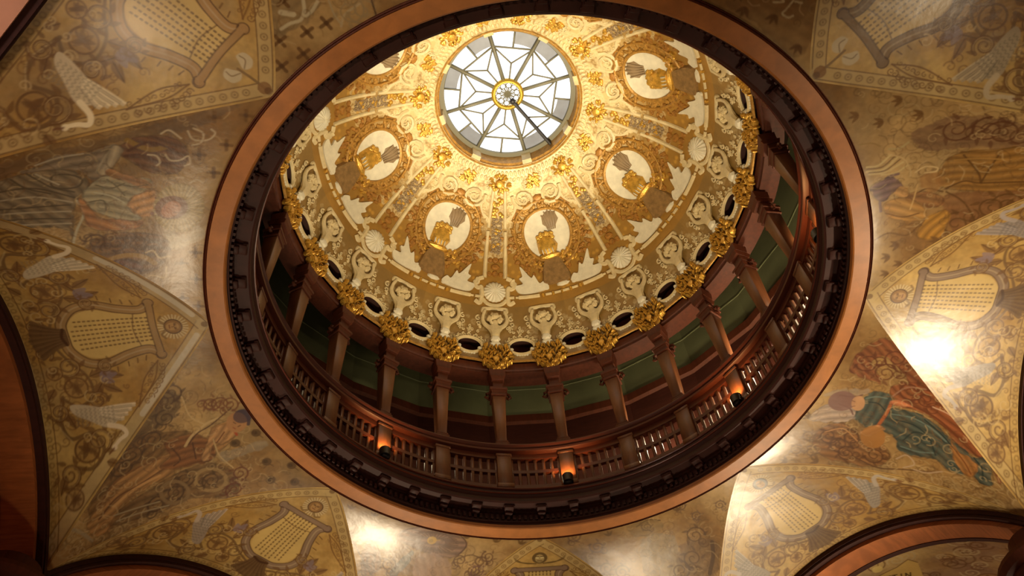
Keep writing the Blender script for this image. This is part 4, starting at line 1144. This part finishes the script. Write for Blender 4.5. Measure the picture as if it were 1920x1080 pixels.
for sg in (-1, 1): strip(wl, [(0, c0 + .66), (.2 * sg, c0 + .6), (.4 * sg, c0 + .5), (.5 * sg, c0 + .36)], .02)
cr = MB()   # gilt crown-like cap with pale slots under a ruff
lump(cr, -.05, c0 - .2, .2, .23, .16); lump(cr, -.05, c0 - .38, .24, .07, .12)
for i in range(44): lump(cr, -.05 + q.uniform(-.14, .14), c0 - .03 + q.uniform(-.07, .07), .045, .03, .05, q.random() * 3, .04)
for i in range(26): lump(cr, q.uniform(-.38, .4), c0 - .47 + q.uniform(-.07, .07), .05, .03, .05, q.random() * 3)
for k in range(7): lump(cr, .22 + q.uniform(-.08, .08), c0 - .4 + q.uniform(-.06, .06), .05, .035, .06, q.random() * 3)
cs = MB()
for k in range(4): lump(cs, -.15 + .06 * k, c0 - .31, .013, .055, .03, .1, .125)
wd = MB()   # grey-brown fluted cup leaning at the top of the disc
lump(wd, .1, c0 + .24, .19, .2, .06, -.15)
for k in range(5): strip(wd, [(.04 + .03 * k, c0 + .06), (-.02 + .06 * k, c0 + .4 - .015 * (k - 2) ** 2)], .012, .2)
bl = MB()   # bell below and pale leaves at its sides
p = [(-.17, -.44), (.06, -.42), (.14, -.52), (.2, -.86), (-.24, -.86), (-.26, -.7)]
pp = smooth_path(p + p[:1], 4)[:-1]; m = len(pp)
bl.add(np.concatenate([DL(pp[:, 0], c0 + pp[:, 1], .0), DL(pp[:, 0] * .9, c0 + .98 * pp[:, 1] - .01, .05)]), [tuple(range(m, 2 * m))] + [(i, (i + 1) % m, m + (i + 1) % m, m + i) for i in range(m)])
pls = []
for sg in (-1, 1):
    pl = MB(); pls.append(pl)
    p = [(.2, -.93), (.26, -.8), (.34, -.82), (.40, -.66), (.46, -.7), (.6, -.48), (.6, -.66), (.66, -.7), (.62, -.8), (.76, -.84), (.7, -.97), (.45, -.98)]
    pp = smooth_path(p + p[:1], 4)[:-1] * (sg, 1); m = len(pp)
    pl.add(np.concatenate([DL(pp[:, 0], c0 + pp[:, 1], -.005), DL(pp[:, 0], c0 + pp[:, 1], .03)]), [tuple(range(m, 2 * m))] + [(i, (i + 1) % m, m + (i + 1) % m, m + i) for i in range(m)])
    for k in range(9): lump(pl, sg * (.24 + .055 * k), c0 - .93 + .03 * (k % 3), .045, .03, .04, k); lump(pl, sg * (.4 + .02 * k), c0 - .88 + .03 * k, .03, .02, .04, k)
lump(pl, .05, c0 - .9, .12, .05, .04)
place('medallion', dc, M['white'], [22.5 + 45 * k for k in range(8)], [('wreath', wr, M['ochre']), ('leaf_cluster', wl, M['orange']), ('crest', cr, M['gold']), ('crown_slot', cs, M['white']), ('fluted_cup', wd, M['taupe']), ('bell', bl, M['bell']), *[('pale_leaf', g, M['white']) for g in pls]])

# scrollwork above the medallions
sws = []
for sg in (-1, 1):
    sw = MB(); sws.append(sw)
    spiral(sw, .24 * sg, 3.34, .19, .032, 1.9, 1.57 - 1.2 * sg, -sg); spiral(sw, .3 * sg, 3.33, .07, .012, 1.2, 0, sg)
    strip(sw, [(.4 * sg, 3.36), (.42 * sg, 3.2), (.5 * sg, 3.08), (.6 * sg, 3.02), (.68 * sg, 2.9)], .028)
    for k in range(7): lump(sw, sg * (.42 + .035 * k), 3.2 - .04 * k, .04, .022, .02, sg * k)
    spiral(sw, .12 * sg, 3.62, .08, .014, 1.4, 1, sg)
    for k in range(8): spiral(sw, sg * q.uniform(.05, .5), q.uniform(3.15, 3.75), .035, .009, 1.2, q.random() * 6, sg)
for sw in sws: place('scrollwork', sw, M['cream'], [22.5 + 45 * k for k in range(8)])
# collar of gilt leaves round the skylight well
co = MB(); cg = MB()
for i in range(16):
    y0 = i * 22.5
for sg in (-1, 0, 1):
    for i in range(12): lump(cg, sg * .0 + q.uniform(-.1, .1), 3.62 + q.uniform(-.1, .1), .05, .03, .04, q.random() * 3)
for k in range(14):
    y = -.46 + .07 * k; lump(co, y, 3.8, .03, .055, .03); lump(co, y * .9, 3.7, .025, .04, .02)
place('gilt_rosette', cg, M['gold'], [22.5 + 45 * k for k in range(8)]); place('leaf_collar', co, M['cream'], [22.5 + 45 * k for k in range(8)])

# cherubs holding up bars, one above every pilaster
bm = bmesh.new()
J = {}
def jv(n, y, s, o_): J[n] = bm.verts.new((y, s, o_))
jv('pel', 0, .70, .05); jv('bel', 0, .80, .075); jv('che', 0, .96, .07); jv('nek', 0, 1.06, .07); jv('hea', 0, 1.15, .09)
for sg, n in ((-1, 'l'), (1, 'r')):
    jv('sh' + n, sg * .1, 1.0, .06); jv('up' + n, sg * .17, 1.06, .055); jv('el' + n, sg * .205, 1.14, .05); jv('fo' + n, sg * .195, 1.25, .05); jv('ha' + n, sg * .155, 1.36, .05)
    for a_, c_ in (('che', 'sh'), ('sh', 'up'), ('up', 'el'), ('el', 'fo'), ('fo', 'ha')): bm.edges.new((J[a_ + n] if a_ != 'che' else J['che'], J[c_ + n]))
for a_, c_ in (('pel', 'bel'), ('bel', 'che'), ('che', 'nek'), ('nek', 'hea')): bm.edges.new((J[a_], J[c_]))
bm.verts.index_update(); names_i = {n: v.index for n, v in J.items()}
me = bpy.data.meshes.new('cherub_skeleton'); bm.to_mesh(me); bm.free()
tmp = bpy.data.objects.new('cherub_tmp', me); COL.objects.link(tmp)
md = tmp.modifiers.new('skin', 'SKIN'); sv = me.skin_vertices[0].data
rad = dict(pel=.06, bel=.085, che=.075, nek=.04, hea=.075)
for n, i in names_i.items():
    r = rad.get(n) or dict(sh=.045, up=.042, el=.036, fo=.03, ha=.03)[n[:2]]
    sv[i].radius = (r, r); sv[i].use_root = (n == 'pel')
tmp.modifiers.new('sub', 'SUBSURF').levels = 1; tmp.modifiers['sub'].render_levels = 1
dg = bpy.context.evaluated_depsgraph_get(); ev = tmp.evaluated_get(dg); m_ = ev.to_mesh()
cv_ = np.empty(len(m_.vertices) * 3); m_.vertices.foreach_get('co', cv_); cv_ = cv_.reshape(-1, 3)
cf = [tuple(p.vertices) for p in m_.polygons]; ev.to_mesh_clear(); bpy.data.objects.remove(tmp)
ch = MB(); ch.add(DL(cv_[:, 0], cv_[:, 1], cv_[:, 2] * .8), cf)
hair = MB()
for i in range(34):
    a = q.random() * 6.283; rr = .115 * q.random() ** .4
    y_, s_ = rr * math.cos(a), 1.165 + rr * .9 * math.sin(a)
    if abs(y_) < .045 and s_ < 1.165: continue
    lump(hair, y_, s_, .034, .03, .04, q.random() * 3, .06 + .07 * (1 - rr / .12))
lump(hair, 0, 1.2, .09, .06, .07, 0, .07)
bar_ = MB(); strip(bar_, [(-.19, 1.40), (0, 1.41), (.19, 1.40)], .034); strip(bar_, [(-.16, 1.3), (-.2, 1.35), (-.19, 1.41)], .03); strip(bar_, [(.16, 1.3), (.2, 1.35), (.19, 1.41)], .03)
bel = MB(); lump(bel, 0, .74, .085, .07, .06, 0, .06); lump(bel, 0, .66, .1, .05, .05, 0, .03)
AZP = [15 * k for k in range(-8, 11)]
place('cherub', ch, M['cream'], AZP, [('curls', hair, M['cream']), ('held_bar', bar_, M['cream']), ('belly_drape', bel, M['white'])])
# little S scrolls between the cherubs
s_ = MB()
for y in (-.13, .13):
    spiral(s_, y, 1.2, .05, .014, 1.1, 1.5, 1); spiral(s_, y, 1.1, .045, .012, 1.1, 4.5, 1); lump(s_, y * 1.3, 1.04, .03, .04, .02)
for i in range(10): spiral(s_, q.uniform(-.2, .2), q.uniform(.9, 1.02), .03, .009, 1.2, q.random() * 6)
AZH = [15 * k + 7.5 for k in range(-8, 10)]
place('small_scroll', s_, M['cream'], AZH)
# oval openings with curly frames
fr = MB(); t = np.linspace(0, 2 * math.pi, 40, endpoint=False)
fr.tube(DL(.212 * np.cos(t), .61 + .168 * np.sin(t), .012), .028, 6, closed=True)
inr = MB(); inr.add(np.concatenate([DL(.205 * np.cos(t), .61 + .16 * np.sin(t), .01), DL(.20 * np.cos(t), .61 + .155 * np.sin(t), -.13)]), [(i, (i + 1) % 40, 40 + (i + 1) % 40, 40 + i) for i in range(40)])
for i in range(9):
    a = math.pi * (.08 + .84 * i / 8); spiral(fr, .262 * math.cos(a), .61 + .218 * math.sin(a), .042, .014, 1.2, a, 1 if a > 1.57 else -1)
lf = MB()
for sg in (-1, 1): lump(lf, sg * .17, .53, .035, .05, .035, sg * .6, .02)
for i in range(5): lump(lf, -.08 + .04 * i, .44, .025, .03, .03)
place('oval_opening', fr, M['cream'], AZH, [('reveal', inr, M['dark']), ('pale_leaf', lf, M['white'])])
# gold foliage bosses tapering to each tip of the edge
gf = MB(); q = random.Random(9)
for i in range(95):
    s = .03 + .62 * q.random() ** .8; w = .05 + .23 * min(1, max(0, s - .03) / .25) * (1 if s < .35 else max(.35, 1 - (s - .35) * 1.7))
    y = q.uniform(-w, w); an = math.atan2(s + .15, y * 1.6) + q.uniform(-.7, .7)
    lump(gf, y, s, .055, .02, .045 + .03 * q.random(), an, .02)
for sg in (-1, 1):
    for k in range(4): spiral(gf, sg * (.1 + .035 * k), .14 + .13 * k, .05, .016, 1.2, q.random() * 6, sg)
lump(gf, 0, .06, .06, .06, .06); lump(gf, 0, .3, .07, .1, .08)
place('gold_foliage', gf, M['gold'], AZP)

# ------------------------------------------------------------------ skylight
WR, WH, GR, GH = 1.175, 14.05, 1.06, 14.39
win = empty('window_1', (0, 0, GH + EYE)); tag(win, kind='structure')
def wpart(name, b, m, parent=win): 
    me = b.mesh(name); me.transform(Matrix.Translation((0, 0, -GH - EYE))) if parent is win else None
    return obj(name, me, m, parent)
b = MB(); b.lathe([(WR + .03, WH - .02), (WR, WH), (WR - .01, WH + .05), (WR - .04, WH + .07), (WR - .04, GH + .06)], n=96); wpart('well_reveal', b, M['ochre'])
b = MB()
for k in range(8):
    a0 = 22.5 + 45 * k; b.lathe([(WR - .005, WH + .03), (WR - .07, WH + .06), (WR - .07, GH), (WR, GH)], a0 - 4, a0 + 4, 4, closed_prof=True)
wpart('reveal_block', b, M['cream'])
b = MB(); b.lathe([(WR - .03, GH - .02), (GR, GH - .03), (GR - .01, GH), (GR, GH + .05), (WR - .03, GH + .05)], n=96, closed_prof=True); wpart('ring_frame', b, M['grey'])
def rod(b, a0, r0, a1, r1, w, h=GH - .01):
    p0 = (r0 * math.sin(math.radians(a0)), r0 * math.cos(math.radians(a0)), h + EYE); p1 = (r1 * math.sin(math.radians(a1)), r1 * math.cos(math.radians(a1)), h + EYE)
    b.tube([p0, p1], w, 4)
b = MB(); b2 = MB(); J1 = .80
for k in range(8):
    a = 22.5 + 45 * k; rod(b, a, .24, a, GR, .033)
    rod(b2, a, J1 * GR, a + 45, J1 * GR, .016)
    c = a + 22.5; f_ = .50 * GR
    rod(b2, c, .24, c, f_, .0135); rod(b2, c, f_, a, J1 * GR, .0135); rod(b2, c, f_, a + 45, J1 * GR, .0135)
    rod(b2, c, J1 * GR * math.cos(math.radians(22.5)), c, GR, .016)
wpart('spoke', b, M['grey']); wpart('glazing_bar', b2, M['grey'])
b = MB(); b.lathe([(.20, GH - .03), (.215, GH - .05), (.24, GH - .05), (.27, GH - .03), (.27, GH + .01), (.2, GH + .01)], n=48, closed_prof=True); wpart('hub_ring', b, M['brass'])
b = MB()
for k in range(10):
    a = 36 * k; rod(b, a, .0, a, .12, .011); rod(b, a + 18, .04, a + 18, .2, .006)
    n = 14; cx, cy = .155 * math.sin(math.radians(a)), .155 * math.cos(math.radians(a)); t = np.linspace(0, 6.283, n, endpoint=False)
    b.tube(np.stack([cx + .043 * np.cos(t), cy + .043 * np.sin(t), np.full(n, GH - .012 + EYE)], 1), .007, 4, closed=True)
wpart('hub_tracery', b, M['grey'])
# panes: wedge quads, a few of them clouded
gm = {'clear': MB(), 'cloud': MB()}
for k in range(16):
    a0, a1 = 22.5 * k, 22.5 * (k + 1)
    cl = k in (1, 3, 6, 7, 9, 11, 14)
    for (r0, r1, key) in ((0.0, .80 * GR, 'clear'), (.80 * GR, GR + .01, 'cloud' if cl else 'clear')):
        gm[key].lathe([(max(r0, .001), GH + .012), (r1, GH + .012)], a0, a1, 4)
def glassmat(name, col, st):
    m = bpy.data.materials.new(name); m.use_nodes = True; nt = m.node_tree; bsdf = nt.nodes['Principled BSDF']
    bsdf.inputs['Base Color'].default_value = (.06, .06, .06, 1); bsdf.inputs['Roughness'].default_value = .4
    n = nt.nodes.new('ShaderNodeTexNoise'); n.inputs['Scale'].default_value = 5; tc = nt.nodes.new('ShaderNodeTexCoord'); nt.links.new(tc.outputs['Object'], n.inputs['Vector'])
    mr = nt.nodes.new('ShaderNodeMapRange'); mr.inputs[3].default_value = st * .6; mr.inputs[4].default_value = st * 1.4; nt.links.new(n.outputs['Fac'], mr.inputs[0]); nt.links.new(mr.outputs[0], bsdf.inputs['Emission Strength'])
    bsdf.inputs['Emission Color'].default_value = (*col, 1)
    return m
wpart('pane', gm['clear'], glassmat('sky_lit_glass', (1, .97, .92), PANE)); wpart('clouded_pane', gm['cloud'], glassmat('clouded_glass', (.9, .86, .78), PANE * .16))
# crank rod hanging below the glass, from the hub out past the frame
a = 46.5
b = MB(); hh = GH - .1 + EYE
def pa(r, h): return (r * math.sin(math.radians(a)), r * math.cos(math.radians(a)), h)
b.tube([pa(.08, hh), pa(.6, hh - .01), pa(1.125, hh - .02)], .03, 6)
cr_ = obj('crank_rod', b.mesh('crank_rod'), M['black']); tag(cr_, 'dark crank rod across the skylight from its hub to the lower right rim', 'rod')
b = MB(); b.ell(pa(.12, hh), [(.05, 0, 0), (0, .05, 0), (0, 0, .06)]); obj('knob', b.mesh('knob'), M['black'], cr_)
# ------------------------------------------------------------------ light
def light(name, kind, loc, power, col, size=.1, target=None, spot=None, blend=.6):
    l = bpy.data.lights.new(name, kind); l.energy = power; l.color = col
    if kind in ('POINT', 'SPOT'): l.shadow_soft_size = size
    if kind == 'AREA': l.size = size
    if kind == 'SPOT': l.spot_size = math.radians(spot); l.spot_blend = blend
    o = bpy.data.objects.new(name, l); COL.objects.link(o); o.location = loc
    if target is not None:
        o.rotation_euler = (Vector(target) - Vector(loc)).to_track_quat('-Z', 'Y').to_euler()
    return o
WARM = (1.0, .74, .42); WARM2 = (1.0, .80, .54)
for (x, y, h, p, tx, ty, cone) in UPL:
    light('uplight', 'SPOT', (x, y, h + EYE), p, WARM2, .07, (tx, ty, 8 + EYE), cone, 1.0)
light('hall_fill', 'SPOT', (0, 0, 1.2 + EYE), HALL, WARM, .3, (0, 0, 9), 80, .35)  # added fill standing in for bounced room light, not a known fixture
# added unseen spots near the floor, brightening the dome through the oculus
light('dome_wash', 'SPOT', (0, 0, .4), WASH, (1.0, .82, .55), .25, (0, 0, 14), 23, 1.0)
light('dome_fill', 'SPOT', (0, 0, .45), FILL, (1.0, .80, .52), .3, (0, 0, 14), 31, .12)
light('gallery_glow', 'POINT', (0, 0, 9.2 + EYE), GLOW, (1.0, .80, .50), .5)  # added fill floating on the axis at gallery level, no fixture
for az in (-30, 15, 60, 105):
    a = math.radians(az - .4)
    light('gallery_spot', 'SPOT', (3.165 * math.sin(a), 3.165 * math.cos(a), 8.715 + EYE), GSP, (1.0, .5, .17), .03, (3.29 * math.sin(a), 3.29 * math.cos(a), 9.2 + EYE), 120, .8)
for az, p in GALL:
    a = math.radians(az); light('gallery_lamp', 'POINT', (3.95 * math.sin(a), 3.95 * math.cos(a), 9.5 + EYE), p, (1.0, .82, .5), .15)
a = math.radians(-128.1); light('aisle_lamp', 'POINT', (7.3 * math.sin(a), 7.3 * math.cos(a), 5.5 + EYE), 160, (1, .8, .66), .3)
a = math.radians(51.9); light('aisle_lamp', 'POINT', (7.0 * math.sin(a), 7.0 * math.cos(a), 5.0 + EYE), 70, WARM2, .2)
a = math.radians(-38.1); light('aisle_lamp', 'POINT', (7.0 * math.sin(a), 7.0 * math.cos(a), 4.5 + EYE), 60, WARM2, .2)
w = bpy.data.worlds.new('world'); SC.world = w; w.use_nodes = True
w.node_tree.nodes['Background'].inputs[0].default_value = (.8, .55, .35, 1); w.node_tree.nodes['Background'].inputs[1].default_value = .02

# ------------------------------------------------------------------ camera
f = Vector((0.11492749, 0.53330868, 0.83807728)); r = Vector((0.99150281, -0.11334166, -0.06384236)); u = Vector((-0.06094139, -0.83829322, 0.54180312))
cam = bpy.data.cameras.new('camera'); cam.sensor_width = 36; cam.lens = 36 * 1700 / 1920; cam.clip_start = .05
co = bpy.data.objects.new('camera', cam); COL.objects.link(co)
co.matrix_world = Matrix(((r.x, u.x, -f.x, -1.46300296), (r.y, u.y, -f.y, -5.34588609), (r.z, u.z, -f.z, EYE), (0, 0, 0, 1)))
SC.camera = co
SC.view_settings.view_transform = 'Standard'; SC.view_settings.look = 'None'; SC.view_settings.gamma = 1; SC.view_settings.use_curve_mapping = False
SC.view_settings.exposure = 0.0
SC.cycles.max_bounces = 6; SC.cycles.diffuse_bounces = 3; SC.cycles.sample_clamp_indirect = 4; SC.cycles.caustics_reflective = False; SC.cycles.caustics_refractive = False
SC.cycles.use_denoising = True
